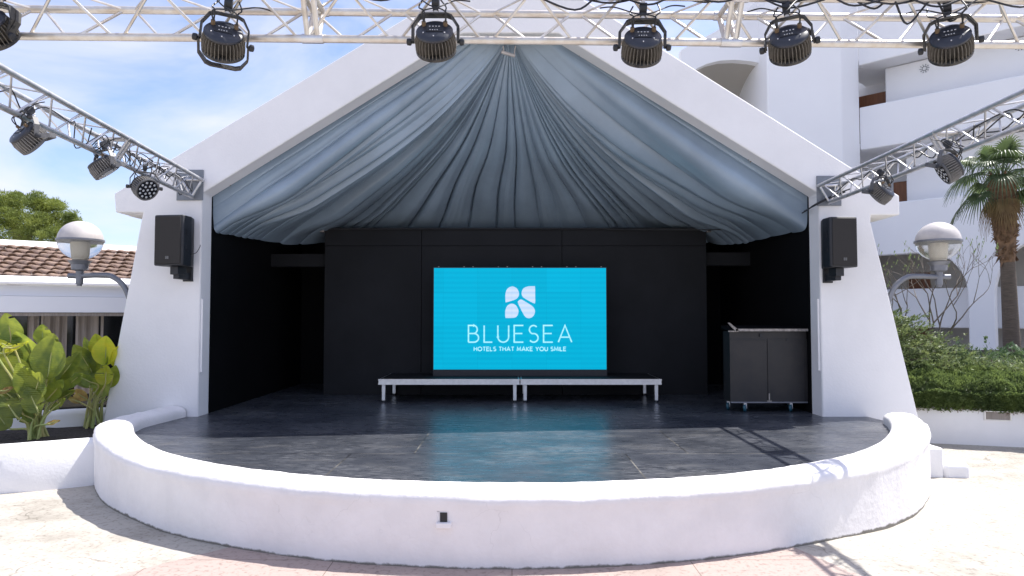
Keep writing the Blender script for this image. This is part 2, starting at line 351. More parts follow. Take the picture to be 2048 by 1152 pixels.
def screen_mat(name, c, s):
    m = bpy.data.materials.new(name); m.use_nodes = True; t = m.node_tree; n = t.nodes; l = t.links; b = n['Principled BSDF']
    b.inputs['Base Color'].default_value = (.003, .003, .003, 1); b.inputs['Roughness'].default_value = .7; b.inputs['Specular IOR Level'].default_value = .1
    g = n.new('ShaderNodeNewGeometry'); sx = n.new('ShaderNodeSeparateXYZ'); l.new(g.outputs['Position'], sx.inputs[0])
    a = n.new('ShaderNodeMath'); a.operation = 'MULTIPLY'; a.inputs[1].default_value = 2 * math.pi / .0745; l.new(sx.outputs['Z'], a.inputs[0])
    q = n.new('ShaderNodeMath'); q.operation = 'SINE'; l.new(a.outputs[0], q.inputs[0])
    r = n.new('ShaderNodeValToRGB'); r.color_ramp.elements[0].position = .0; r.color_ramp.elements[1].position = 1
    mm = n.new('ShaderNodeMapRange'); mm.inputs[1].default_value = -1; mm.inputs[2].default_value = 1; l.new(q.outputs[0], mm.inputs[0]); l.new(mm.outputs[0], r.inputs['Fac'])
    r.color_ramp.elements[0].color = (c[0]*.8 , c[1]*.9, c[2]*.94, 1); r.color_ramp.elements[1].color = (*c, 1)
    br = n.new('ShaderNodeTexBrick'); mp = n.new('ShaderNodeMapping'); mp.inputs['Rotation'].default_value = (R(90), 0, 0); l.new(g.outputs['Position'], mp.inputs[0]); l.new(mp.outputs[0], br.inputs['Vector'])
    br.offset = 0; br.inputs['Scale'].default_value = 1; br.inputs['Brick Width'].default_value = .51; br.inputs['Row Height'].default_value = .5; br.inputs['Mortar Size'].default_value = .002
    br.inputs['Color1'].default_value = (1, 1, 1, 1); br.inputs['Color2'].default_value = (.93, .93, .93, 1); br.inputs['Mortar'].default_value = (.8, .8, .8, 1)
    mu = n.new('ShaderNodeMix'); mu.data_type = 'RGBA'; mu.blend_type = 'MULTIPLY'; mu.inputs[0].default_value = 1; l.new(r.outputs[0], mu.inputs[6]); l.new(br.outputs['Color'], mu.inputs[7])
    l.new(mu.outputs[2], b.inputs['Emission Color']); b.inputs['Emission Strength'].default_value = s
    return m
M['cyan'] = screen_mat('cyan display', (.0, .41, .64), .60)
M['petal'] = screen_mat('pale display', (.58, .70, .92), .60)
M['letter'] = screen_mat('letter display', (.40, .85, 1.0), .60)

def glass_mat(name, col, rough, alpha_mix):
    m = bpy.data.materials.new(name); m.use_nodes = True; t = m.node_tree; n = t.nodes; l = t.links; b = n['Principled BSDF']
    b.inputs['Base Color'].default_value = (*col, 1); b.inputs['Roughness'].default_value = rough; b.inputs['Transmission Weight'].default_value = alpha_mix; b.inputs['IOR'].default_value = 1.1
    b.inputs['Specular IOR Level'].default_value = .8
    return m
M['globe_clear'] = glass_mat('clear globe', (.95, .94, .9), .12, .85)
M['globe_top'] = mat('dusty globe cap', (.54, .51, .49), .5, col2=(.44, .41, .40), vscale=6)
M['diffuser'] = mat('lamp diffuser', (.58, .54, .45), .6)

# ================================================================== GROUND
def gz(x, y):
    z = -.07 * smoothstep((x - 2.2) / 1.2) - .04 * smoothstep((x - 3.6) / 1.5)
    return z
xs = [-400, -120, -40, -20] + [-12 + i * .5 for i in range(49)] + [20, 40, 120, 400]
ys = [-60, -20, -5] + [i * .5 for i in range(0, 50)] + [32, 50, 90, 200, 500]
g = MB(); g.grid([[Vector((x, y, gz(x, y))) for y in ys] for x in xs])
go = g.build('ground', M['paving'], local=True, ang=80); go['kind'] = 'structure'
# pink granite area in front of the stage
pl = [atz(x, y, 0) for x, y in ((205, 1160), (330, 1127), (470, 1093))]
pr = [atz(x, y, 0) for x, y in ((1575, 1090), (1640, 1118), (1740, 1160))]
a0 = pl[0] + (pl[0] - pl[2]) * 2.0; a1 = pr[2] + (pr[2] - pr[0]) * 2.0
pp = [a0] + pl + [Vector((-1.9, 5.3, 0)), Vector((1.9, 5.3, 0))] + pr + [a1]
p = MB(); p.add([Vector((q.x, q.y, .004)) for q in pp], [tuple(range(len(pp)))])
o = p.build('pavement', M['pink'], local=True, smooth=False); o['kind'] = 'structure'

# ================================================================== STAGE
ZF = .426
CY, RO = 9.40, 4.78
stage = empty('stage', (0, 7, 0), 'low half round stage with black board floor inside a curved white wall', 'stage')
# centre line of the curved wall; outer face is +n*.16, inner -n*.16
def path():
    pts = []
    rc = RO - .165
    a_end = math.atan2(7.95 - CY, math.sqrt(rc**2 - (CY - 7.95)**2))
    a_start = -math.pi - math.atan2(7.3 - CY, math.sqrt(rc**2 - (CY - 7.3)**2))
    n = 150
    for i in range(n + 1):
        a = a_start + (a_end - a_start) * i / n
        pts.append(Vector((rc * math.cos(a), CY + rc * math.sin(a), 0)))
    left = catmull([pts[0] + Vector((-.02, 1.262, 0)), pts[0] + Vector((-.06, .85, 0)), pts[0] + Vector((-.085, .4, 0)), pts[0]], 6)
    left = left[:-1]
    return left + pts
PT = path()
prof = [(.165, -.45), (.165, .0), (.165, .12), (.165, .25), (.165, .36), (.172, .405), (.178, .435), (.165, .468), (.13, .492), (.07, .506), (0, .51), (-.07, .506), (-.13, .49), (-.16, .468), (-.172, .44), (-.172, .40), (-.17, .2)]
P = []
for i, p_ in enumerate(PT):
    d = (PT[min(i+1, len(PT)-1)] - PT[max(i-1, 0)]).normalized(); nrm = Vector((d.y, -d.x, 0))
    row = []
    for k, (a, z) in enumerate(prof):
        q = p_ + nrm * a; q.z = z
        nn = noise.noise(q * 1.3) * .016 + noise.noise(q * 4.5) * .007 + noise.noise(q * 11) * (.011 if z > .34 else .003) + noise.noise(q * 24) * (.004 if z > .34 else 0)
        if z > .3: q.z += .05 * smoothstep((p_.y - 5.6) / 2)
        if z > -.1: q += nrm * nn * (1 if a > 0 else .5); q.z += (nn * .6 if z > .35 else 0)
        row.append(q)
    P.append(row)
# rounded right-hand end
d = (PT[-1] - PT[-2]).normalized(); nrm = Vector((d.y, -d.x, 0))
for k in range(1, 9):
    t = k / 8 * math.pi / 2; sh = .17 * math.sin(t); sc = math.cos(t)
    row = []
    for a, z in prof:
        q = PT[-1] + nrm * a * sc + d * sh; q.z = z if z < .38 else .38 + (z - .38) * (.25 + .75 * sc); q.z += .05 if z > .3 else 0; row.append(q)
    P.append(row)
w = MB(); w.grid(P)
w.build('curved_wall', M['lime'], stage, ang=60)
# floor: everything inside the centre line, running back to the rear wall
fl = [p_ + Vector((0, 0, ZF)) for p_ in PT]
fl = [Vector((-4.05, 12.9, ZF)), Vector((-4.05, 8.9, ZF)), Vector((-4.3, 8.6, ZF))] + fl[6:] + [Vector((4.32, 8.6, ZF)), Vector((4.05, 8.9, ZF)), Vector((4.05, 12.9, ZF))]
w = MB(); w.poly(fl, (0, 0, -.12)); w.build('stage_floor', M['floor'], stage, smooth=False)
# drain spout through the wall
c = atz(888, 1036, .235); c = Vector(((888 - 1024) / F * (CY - RO), CY - math.sqrt(RO**2 - .45**2), .235))
c = at(888, 1034, 4.645)
w = MB(); w.bb((c.x - .05, 4.60, c.z - .065), (c.x + .05, 4.67, c.z - .028)); w.bb((c.x - .05, 4.635, c.z - .028), (c.x - .022, 4.67, c.z + .045)); w.bb((c.x + .022, 4.635, c.z - .028), (c.x + .05, 4.67, c.z + .045)); w.bb((c.x - .05, 4.635, c.z + .03), (c.x + .05, 4.67, c.z + .045))
bevel(w.build('drain_spout', M['lime'], stage), .006)
w = MB(); w.bb((c.x - .024, 4.628, c.z - .03), (c.x + .022, 4.66, c.z + .032)); w.build('drain_hole', M['cable'], stage)  # solid black block paints the shaded inside of the spout

# ================================================================== STAGE HOUSE
YF, YB = 8.57, 8.87
house = empty('stage_house', (0, 10, 0), 'white gabled stage house with tapering side piers and a black interior', 'stage building')
fp = lambda x, y: at(x, y, YF)
inner_l, inner_r = -3.82, 3.775
zt_l = fp(409, 386).z
outl = [Vector((fp(188, 900).x, YF, -.2)), fp(283, 437), Vector((fp(286, 425).x, YF, fp(0, 425).z)), fp(231, 425), fp(228, 387), fp(252, 372), fp(640, 139)]
apex = fp(1023, -92)
outr = [fp(1350, 113), fp(1700, 333), fp(1782, 381), fp(1799, 391), fp(1800, 430), fp(1742, 430), fp(1742, 445), Vector((fp(1862, 925).x, YF, -.2))]
inn = [Vector((inner_r, YF, -.2)), Vector((inner_r, YF, zt_l)), fp(1116, 66), fp(924, 66), Vector((inner_l, YF, zt_l)), Vector((inner_l, YF, -.2))]
w = MB(); w.poly(outl + [apex] + outr + inn, (0, .3, 0))
bevel(w.build('front_wall', M['stucco'], house, ang=20), .018, 3, 25)
# eave soffits running back behind the piers
w = MB()
e = [fp(231, 425), fp(231, 388), fp(252, 374), fp(330, 325), Vector((fp(330, 425).x, YF, fp(0, 425).z))]
w.poly([q + Vector((0, .3, 0)) for q in e], (0, .7, 0)); w.build('eave', M['stucco'], house, ang=20); w = MB()
e = [fp(1799, 430), fp(1798, 392), fp(1780, 383), fp(1690, 330), Vector((fp(1690, 430).x, YF, fp(0, 430).z))]
w.poly([q + Vector((0, .3, 0)) for q in e], (0, .7, 0)); w.build('eave', M['stucco'], house, ang=20)
# roof slabs
ap = apex + Vector((0, .3, -.01)); el = fp(252, 374) + Vector((0, .3, 0)); er = fp(1782, 383) + Vector((0, .3, 0))
for a, b in ((el, ap), (ap, er)):
    w = MB(); w.poly([a, b, b - Vector((0, 0, .22)), a - Vector((0, 0, .22))], (0, 4.1, 0)); w.build('roof', M['stucco'], house, ang=20)
# black side and rear walls
def side(x0, x1):
    s = 1 if x0 > 0 else -1
    z1 = zt_l + .05
    w = MB(); w.bb((x0, YB + .004, ZF - .1), (x1, 12.9, z1)); w.build('side_wall', M['black_wall'], house)
side(inner_l - .2, inner_l); side(inner_r, inner_r + .2)
w = MB(); w.poly([Vector((-4.0, 12.7, ZF - .1)), Vector((-4.0, 12.7, zt_l)), Vector((0, 12.7, apex.z - .3)), Vector((4.0, 12.7, zt_l)), Vector((4.0, 12.7, ZF - .1))], (0, .2, 0)); w.build('rear_wall', M['black_wall'], house)
# black lintels between backdrop and side walls
a = at(524, 508, 11.05); b = at(652, 533, 11.05)
w = MB(); w.bb((-3.815, 11.05, b.z), (-2.86, 11.3, a.z)); w.build('lintel', M['panel'], house)
a = at(1412, 505, 11.05); b = at(1508, 531, 11.05)
w = MB(); w.bb((3.0, 11.05, b.z), (3.77, 11.3, a.z)); w.build('lintel', M['panel'], house)
# thin white conduits on the reveals
for xx, y0, y1 in ((inner_l + .012, 598, 744), (inner_r - .012, 598, 741)):
    a = at(405, y0, YF + .05); b = at(405, y1, YF + .05)
    w = MB(); w.bb((xx - .011, YF + .03, b.z), (xx + .011, YF + .06, a.z)); w.build('conduit', M['stucco'], house)

# backdrop wall
a = at(650, 459, 10.94); b = at(1412, 459, 10.94)
bd = empty('backdrop_wall', (0, 11.1, ZF), 'wide flat black backdrop wall standing behind the display screen', 'backdrop')
for x0, x1 in ((a.x, -1.42), (-1.414, .78), (.786, b.x)):
    w = MB(); w.bb((x0, 10.94, ZF), (x1, 11.06, a.z - .26)); bevel(w.build('board', M['panel'], bd), .003)
    w = MB(); w.bb((x0, 10.94, a.z - .255), (x1, 11.06, a.z)); bevel(w.build('board', M['panel'], bd), .003)
w = MB(); w.bb((a.x + .02, 11.065, ZF), (b.x - .02, 11.1, a.z - .01)); w.build('backing', M['black_wall'], bd)
w = MB(); w.tube([(a.x - .03, 10.92, a.z + .01), (b.x + .03, 10.92, a.z + .01)], .018); w.build('top_rail', M['cable'], bd)
for xx in (a.x - .03, b.x + .03):
    w = MB(); w.bb((xx - .035, 10.87, a.z - .05), (xx + .035, 10.94, a.z + .03)); bevel(w.build('rail_bracket', M['silver'], bd), .008)

# ================================================================== DRAPE
def drape():
    rnd = random.Random(33)
    zc = lambda v: CAMZ + v
    B0 = [Vector((-3.83, 8.89, zt_l + .015)), Vector((-3.81, 8.92, zc(1.08))), Vector((-3.72, 9.5, zc(1.09))), Vector((-3.62, 10.1, zc(1.10))), Vector((-3.5, 10.65, zc(1.115))), Vector((-3.32, 11.1, zc(1.15))), Vector((-3.0, 11.55, zc(1.25))),
          Vector((-2.4, 11.6, zc(1.35))), Vector((-1.2, 11.6, zc(1.38))), Vector((0, 11.6, zc(1.38))), Vector((1.2, 11.6, zc(1.38))), Vector((2.5, 11.6, zc(1.35))), Vector((3.1, 11.55, zc(1.25))),
          Vector((3.4, 11.1, zc(1.14))), Vector((3.54, 10.65, zc(1.12))), Vector((3.62, 10.1, zc(1.12))), Vector((3.68, 9.5, zc(1.12))), Vector((3.765, 8.92, zc(1.11))), Vector((3.785, 8.89, zt_l + .015))]
    base = []
    for i in range(len(B0) - 1):
        for k in range(24): base.append(B0[i].lerp(B0[i+1], k / 24))
    base.append(B0[-1])
    for _ in range(10): base = [base[0]] + [(base[i-1] + base[i] * 2 + base[i+1]) / 4 for i in range(1, len(base)-1)] + [base[-1]]
    # angular weight as seen from the gather
    A = at(1020, 84, 9.0)
    cum = [0]
    for i in range(1, len(base)):
        a = (base[i-1] - A).normalized(); b = (base[i] - A).normalized(); cum.append(cum[-1] + a.angle(b))
    T = cum[-1]
    def at_u(u):
        t = u * T
        lo = 0
        for i in range(1, len(cum)):
            if cum[i] >= t: lo = i - 1; break
        else: lo = len(cum) - 2
        f = (t - cum[lo]) / max(1e-9, cum[lo+1] - cum[lo]); return base[lo].lerp(base[lo+1], f)
    # pleats of random widths: big gathers, each split into finer folds
    def pleats(wmin, wmax, pw=1.0):
        e = [0]
        while e[-1] < 1: e.append(e[-1] + wmin + (wmax - wmin) * rnd.random() ** pw)
        return e
    mid = [0]
    while mid[-1] < 1:
        if rnd.random() < .55 or abs(mid[-1] - .5) < .13: mid.append(mid[-1] + rnd.uniform(.026, .05))
        else:
            for _ in range(rnd.randint(1, 3)): mid.append(mid[-1] + rnd.uniform(.009, .017))
    NP = len(mid); amp = [rnd.uniform(.55, 1.0) for _ in mid]; skw = [rnd.choice((-1, 1)) * rnd.uniform(.1, .45) for _ in mid]; off = [rnd.uniform(-1, 1) for _ in mid]
    sub = [rnd.randint(1, 4) for _ in mid]; subp = [rnd.uniform(0, 6) for _ in mid]
    def fold(u):
        for i in range(NP - 1):
            if mid[i] <= u < mid[i+1]: break
        w_ = mid[i+1] - mid[i]; x = (u - mid[i]) / w_; x0 = x; x = x ** (1 + skw[i])
        h = max(0, math.sin(math.pi * x)) ** .55 * amp[i]
        blend = smoothstep(min(x0, 1 - x0) * w_ / .0035)
        return h, w_, off[i] * blend, .5 + .5 * math.sin(x0 * 6.28 * sub[i] + subp[i])
    NU, NT = 2400, 48
    rows = []
    for iu in range(NU + 1):
        u = iu / NU; bpt = at_u(u)
        b2 = at_u(min(1, u + .004)); b1 = at_u(max(0, u - .004)); tang = (b2 - b1).normalized()
        edge = min(u, 1 - u); ef = 1 - smoothstep(edge / .085); e1 = smoothstep(edge / .03)
        top = A + Vector(((u - .5) * .22, 0, 0)); cor = fp(924 if u < .5 else 1116, 66) + Vector((0, .33, .02)); top = top.lerp(cor, ef)
        h, w_, of, sb = fold(min(u, .9999)); seg_len = (bpt - top).length; Wm = w_ * T * seg_len
        dirv = (bpt - top).normalized(); nrm = dirv.cross(tang)
        if nrm.z > 0: nrm = -nrm
        nrm.normalize()
        central = smoothstep((edge - .2) / .2)
        sag = .35 * smoothstep(edge / .10) * (1 - .35 * central) + .16 * noise.noise(Vector((u * 11, 3.3, 0))) * smoothstep(edge / .1)
        row = []
        for j in range(NT + 1):
            t = j / NT
            s_ = sag * 6.75 * t * (1 - t) ** 2 * .9
            g_ = (.05 + .95 * t); fd = 1 - (.9 - .4 * central) * smoothstep((t - .72) / .26)
            d = min(Wm * 1.6, .26) * h * g_ + of * min(.085, Wm * .55) * g_ + sb * min(.012, Wm * .07) * g_ * h * smoothstep((t - .1) / .5)
            wl = noise.noise(Vector((u * 7, t * 2.2, 9))) * .09 * 4 * t * (1 - t) * e1
            p = top.lerp(bpt, t) + Vector((0, 0, -s_)) + nrm * (d * fd * e1) + tang * wl
            row.append(p)
        rows.append(row)
    m = MB(); m.grid(rows)
    dr = empty('ceiling_drape', (A.x, A.y, A.z), 'grey blue satin cloth gathered at the gable peak and fanned over the stage ceiling', 'drape')
    m.build('cloth', M['fabric'], dr, ang=180, fix=False)
    k = MB()
    k.tube([at(1003, 104, 8.9), at(1030, 112, 8.9)], .022, 8); k.tube([at(1006, 92, 8.9), at(1008, 106, 8.9)], .008, 6); k.tube([at(1031, 92, 8.9), at(1028, 110, 8.9)], .008, 6)
    k.build('tie', M['globe_top'], dr)
    # small cord ties that fasten the edges to the gable
    for (x, y) in ((668, 232), (795, 155), (880, 108), (1158, 112), (1238, 150), (1402, 262), (1500, 325), (540, 322), (460, 372)):
        q = at(x, y, 8.85); k = MB()
        pts = catmull([q, q + Vector((.02, -.02, .04)), q + Vector((-.015, -.02, .075)), q + Vector((.012, 0, .11))], 4)
        k.tube(pts, .005, 5); k.tube([q + Vector((-.03, -.01, .03)), q + Vector((.03, -.01, .045))], .004, 5); k.build('cord_tie', M['dry'], dr)
drape()

# ================================================================== TRUSSES
def truss(name, p0, p1, label, s=.24, pitch=.5, joints=(), plate=None, phase=0, alu='alu'):
    p0 = Vector(p0); p1 = Vector(p1)   # centre line of the top chords' plane
    d = (p1 - p0); Ln = d.length; d.normalize(); lat = Vector((d.y, -d.x, 0)).normalized()
    e = empty(name, p0, label, 'truss')
    offs = [lat * s / 2, -lat * s / 2, Vector((0, 0, -.866 * s))]
    for q in offs:
        w = MB(); w.tube([p0 + q, p1 + q], .0225, 12); w.build('chord', M[alu], e)
    n = int(Ln / (pitch / 2))
    for (a, b, ph) in ((0, 2, 0), (1, 2, 1), (0, 1, 0)):
        for i in range(n):
            s0, s1 = (i + phase) * pitch / 2, (i + 1 + phase) * pitch / 2
            if s1 > Ln: break
            k0, k1 = (a, b) if (i + ph) % 2 == 0 else (b, a)
            g0 = .028
            w = MB(); w.tube([p0 + d * (s0 + g0) + offs[k0], p0 + d * (s1 - g0) + offs[k1]], .0085 if b == 2 else .007, 6); w.build('brace', M[alu], e)
    for sj in joints:
        for ds in (-.028, .028):
            w = MB()
            for a, b in ((0, 1), (1, 2), (2, 0)):
                w.tube([p0 + d * (sj + ds) + offs[a], p0 + d * (sj + ds) + offs[b]], .016, 8)
            w.build('end_frame', M[alu], e)
        for q in offs:
            w = MB(); w.tube([p0 + d * (sj - .06) + q, p0 + d * (sj + .06) + q], .027, 12); w.build('coupler', M['alu2'], e)
    if plate:
        w = MB(); w.bb(*plate); bevel(w.build('mounting_plate', M['plate'], e), .004)
        w = MB()
        for a, b in ((0, 1), (1, 2), (2, 0)): w.tube([p1 - d * .02 + offs[a], p1 - d * .02 + offs[b]], .016, 8)
        w.build('end_frame', M[alu], e)
    return e, d, lat, offs
TZ = CAMZ + 1.78
TA, TB = atz(100, 73, TZ - .208), atz(2000, 90, TZ - .208); TD = (TB - TA) / (TB - TA).x
def ty(x): return TA.y + (x - TA.x) * TD.y

front_tr = truss('lighting_truss', (-3.6, ty(-3.6), TZ), (3.9, ty(3.9), TZ), 'long silver truss crossing the top of the picture, hung with six lamps', pitch=.52, joints=(2.47, 4.86), phase=.3)
SZ = CAMZ + 1.665
pa = at(355, 340, YF); pb = at(407, 401, YF)
left_tr = truss('lighting_truss', (-3.50, 4.2, SZ), (-3.92, 8.53, SZ), 'silver truss running from the left pier towards the viewer', pitch=.5, joints=(2.35,), alu='alu_side', plate=((pa.x, YF - .016, pb.z), (pb.x, YF - .003, pa.z)))
pa = at(1632, 352, YF); pb = at(1682, 412, YF)
right_tr = truss('lighting_truss', (3.86, 4.2, SZ - .01), (3.88, 8.53, SZ - .07), 'silver truss running from the right pier towards the viewer', pitch=.5, joints=(2.0,), alu='alu_side', plate=((pa.x, YF - .016, pb.z), (pb.x, YF - .003, pa.z)))

# ================================================================== STAGE LAMPS
def make_fixture(k2=115, dirv=(0, .8, -.6), Rr=.105, stem=.06, cables=True, hm='fix', fm='fin'):
    """local origin = clamp point on the chord; the pivot hangs below; lens looks along dirv"""
    e = empty('stage_lamp', (0, 0, 0))
    H = .16
    piv = Vector((0, 0, -stem - H))
    ax = Vector(dirv).normalized(); q = ax.to_track_quat('Z', 'X').to_matrix()
    # make the width axis horizontal
    xh = Vector((1, 0, 0)); xh = (xh - ax * xh.dot(ax)).normalized(); yh = ax.cross(xh)
    m3 = Matrix((xh, yh, ax)).transposed(); m4 = Matrix.Translation(piv) @ m3.to_4x4() @ Matrix.Diagonal((1.07, 1.07, .8, 1))
    w = MB(); w.lathe([(.02, -.07), (Rr*.86, -.07), (Rr*.9, -.066), (Rr*.82, -.05), (Rr*.78, .04), (Rr*1.0, .048), (Rr*1.04, .054), (Rr*1.04, .072), (Rr*.97, .078), (Rr*.9, .072), (.02, .072)], 32, m4)
    body = w.build('housing', M[hm], e, local=True)
    f = MB()
    for k in range(34):
        t = 2 * math.pi * k / 34; rm = Matrix.Rotation(t, 4, 'Z')
        pts = [(Rr*.76, 0, -.062), (Rr*.95, 0, -.06), (Rr*1.04, 0, -.02), (Rr*1.05, 0, .05), (Rr*.76, 0, .05)]
        f.poly([m4 @ rm @ (Vector(p) + Vector((0, -.0014, 0))) for p in pts], (m4.to_3x3() @ rm.to_3x3() @ Vector((0, .0028, 0))))
    f.build('cooling_fins', M[fm], e, local=True, smooth=False)
    w = MB(); w.lathe([(.001, -.098), (Rr*.6, -.096), (Rr*.86, -.090), (Rr*.94, -.080), (Rr*.94, -.066), (Rr*.5, -.066)], 32, m4)
    rear = w.build('rear_cover', M['fixtop'], e, local=True)
    w = MB(); w.box((0, 0, -.0995), (.085, .05, .004)); w.cur = 1
    for i in range(4): w.box((-.024 + i*.016, -.020, -.1025), (.008, .005, .004))
    for i in range(4): w.box((-.02 + i*.012, .012, -.1025), (.006, .004, .004))
    w.v = [m4 @ p for p in w.v]; w.build('display_panel', [M['cab'], M['led_off']], rear, local=True)
    for (a, b) in ((-.054, .0315), (0, .061), (.054, .0315)):
        w = MB(); w.box((a, b, -.096), (.006, .006, .008)); w.v = [m4 @ p for p in w.v]; w.build('screw', M['led_off'], rear, local=True)
    for a in (-.055, .055):
        w = MB(); w.lathe([(.011, -.125), (.011, -.09)], 10, m4 @ Matrix.Translation((a, -.035, 0))); w.build('cable_gland', M['dry'], rear, local=True)
    w = MB(); w.lathe([(.001, .0735), (Rr*.88, .0735), (Rr*.88, .0765), (.001, .0765)], 28, m4); lens = w.build('lens', M['glass'], e, local=True)
    w = MB()
    for rr_, nn in ((0, 1), (.38, 6), (.70, 11)):
        for i in range(nn):
            t = 2 * math.pi * i / nn; mm = m4 @ Matrix.Translation((Rr*rr_*math.cos(t), Rr*rr_*math.sin(t), .077)); w.lathe([(.0115, 0), (.010, .003), (.004, .0055)], 10, mm)
    w.build('led_dots', M['led'], lens, local=True)
    # hanging yoke (vertical) and second bracket turned by k2
    hw = Rr * 1.25
    def strap(ang, hgt, hw_, nm):
        rm = Matrix.Rotation(R(ang), 3, 'X'); wd = .017
        line = [(-hw_, 0), (-hw_, hgt*.55), (-hw_*.72, hgt*.93), (-hw_*.5, hgt), (hw_*.5, hgt), (hw_*.72, hgt*.93), (hw_, hgt*.55), (hw_, 0), (hw_ - .004, -.012), (-hw_ + .004, -.012)][:8]
        inner = [(x*(1 - .009/hw_) , z - .009 if abs(x) < hw_*.9 else z) for x, z in line]
        vs = []
        for (x, z), (xi, zi) in zip(line, inner):
            for yy, (a, b) in ((-wd, (x, z)), (wd, (x, z)), (wd, (xi, zi)), (-wd, (xi, zi))): vs.append(piv + rm @ Vector((a, yy, b)))
        fs = []
        for i in range(7):
            for k in range(4): k3 = (k+1) % 4; fs.append((i*4+k, i*4+k3, (i+1)*4+k3, (i+1)*4+k))
        fs += [(0,1,2,3), (28,31,30,29)]
        w = MB(); w.add(vs, fs); w.build(nm, M[hm], e, local=True, ang=30)
    strap(0, H, hw, 'yoke'); strap(k2, H * .98, hw + .006, 'floor_bracket')
    for sgn in (-1, 1):
        w = MB(); w.lathe([(.006, 0), (.018, .004), (.02, .012), (.018, .026), (.006, .03)], 12, Matrix.Translation(piv + Vector((sgn*(hw+.004), 0, 0))) @ Matrix.Rotation(sgn*R(90), 4, 'Y')); w.build('knob', M['cab'], e, local=True)
    w = MB(); w.tube([(0, 0, -stem - .004), (0, 0, -.012)], .012, 8); w.build('hanger', M['alu'], e, local=True)
    w = MB(); w.lathe([(.031, -.02), (.031, .02)], 14, Matrix.Rotation(R(90), 4, 'Y')); w.box((0, 0, -.03), (.03, .028, .03)); w.build('clamp', M['cab'], e, local=True)
    if cables:
        r2 = random.Random(int(k2 * 10) + int(1000 * abs(dirv[0])))
        for a, sx in ((-.055, -1), (.055, 1)):
            g = m4 @ Vector((a, -.035, -.125)); top = Vector((-sx * r2.uniform(.06, .16), -.01, r2.uniform(.0, .03)))
            pts = catmull([g, g + (m3 @ Vector((0, 0, -.04))) + Vector((0, 0, .02)), g.lerp(top, .5) + Vector((0, -.05, .0)), top, top + Vector((-sx*.08, .03, .01))], 8)
            w = MB(); w.tube(pts, .0042, 6); w.build('power_cable', M['cable'], e, local=True)
            top2 = Vector((sx * r2.uniform(.02, .1), -.015, r2.uniform(.0, .04)))
            g2 = g + Vector((.004, 0, 0)); pts = catmull([g2, g2 + Vector((0, -.02, .05)), g2.lerp(top2, .55) + Vector((.02*sx, -.03, .0)), top2], 8)
            w = MB(); w.tube(pts, .0042, 6); w.build('power_cable', M['cable'], e, local=True)
    return e
def put(e, loc, rot, label, group, sc=1):
    e.location = loc; e.rotation_euler = rot; e.scale = (sc,) * 3
    tag(e, label, 'stage lamp', group)
GF = 'stage lamps hung from the front truss'; YC = 4.08 - .12
frs = [  # px of pivot, k2, yaw, roll, label
    (-14, 62, -15, R(-16), R(18), 'lamp cut off by the left edge of the picture on the front truss'),
    (447, 85, -128, R(18), R(6), 'lamp on the front truss against the sky, one bracket swung down'),
    (871, 84, -5, R(0), 0, 'lamp on the front truss before the left slope of the gable'),
    (1284, 95, -7, R(-6), R(2), 'lamp on the front truss before the right slope of the gable'),
    (1579, 91, -42, R(-22), R(-4), 'lamp on the front truss before the white hotel tower'),
    (1901, 91, 24, R(-30), R(-3), 'rightmost lamp on the front truss, its two brackets spread in a V'),
]
for i, (px, py, k2, yaw, roll, lab) in enumerate(frs):
    e = make_fixture(k2=k2 if abs(k2) > 20 or k2 > 0 else k2, dirv=(0, .8, -.6), Rr=.101)
    YC = ty((px - 1024) / F * 4) - .12; piv = at(px, py, YC)
    RM = Matrix.Rotation(yaw, 3, 'Z') @ Matrix.Rotation(roll, 3, 'Y'); put(e, piv - RM @ Vector((0, 0, -.22)), (0, roll, yaw), 'black round ' + lab, GF)
    # hanger reaches the top chord
    hgt = TZ - (piv.z + .22)
    if hgt > .02:
        w = MB(); w.tube([(0, 0, -.01), (0, 0, hgt)], .011, 8); o = w.build('hanger_rod', M['alu'], e, local=True)
GL = 'stage lamps hung from the side trusses'
def side_lamp(px, py, Y, dirv, k2, yaw, lab):
    dirv = Matrix.Rotation(-yaw, 3, 'Z') @ Vector(dirv); e = make_fixture(k2=k2, dirv=dirv, Rr=.108, stem=.05, hm='fix_grey', fm='fin_grey')
    piv = at(px, py, Y); put(e, piv + Vector((0, 0, .21)), (0, 0, yaw), lab, GL, .98)
side_lamp(58, 278, 5.1, (.45, .75, -.6), -75, R(-35), 'grey ribbed lamp under the left truss, nearest the left picture edge')
side_lamp(207, 336, 6.15, (.5, .3, -.75), -70, R(-30), 'grey ribbed lamp under the left truss, second of the three there')
side_lamp(289, 376, 6.95, (.75, -.4, -.5), -80, R(30), 'small round lamp beside the left pier with its led lens showing')
side_lamp(1897, 338, 5.75, (-.85, .3, -.5), -70, R(30), 'grey ribbed lamp under the right truss beside the palm crown')
side_lamp(1762, 386, 6.95, (-.5, .65, -.6), -80, R(25), 'black ribbed lamp under the right truss before the white eave')

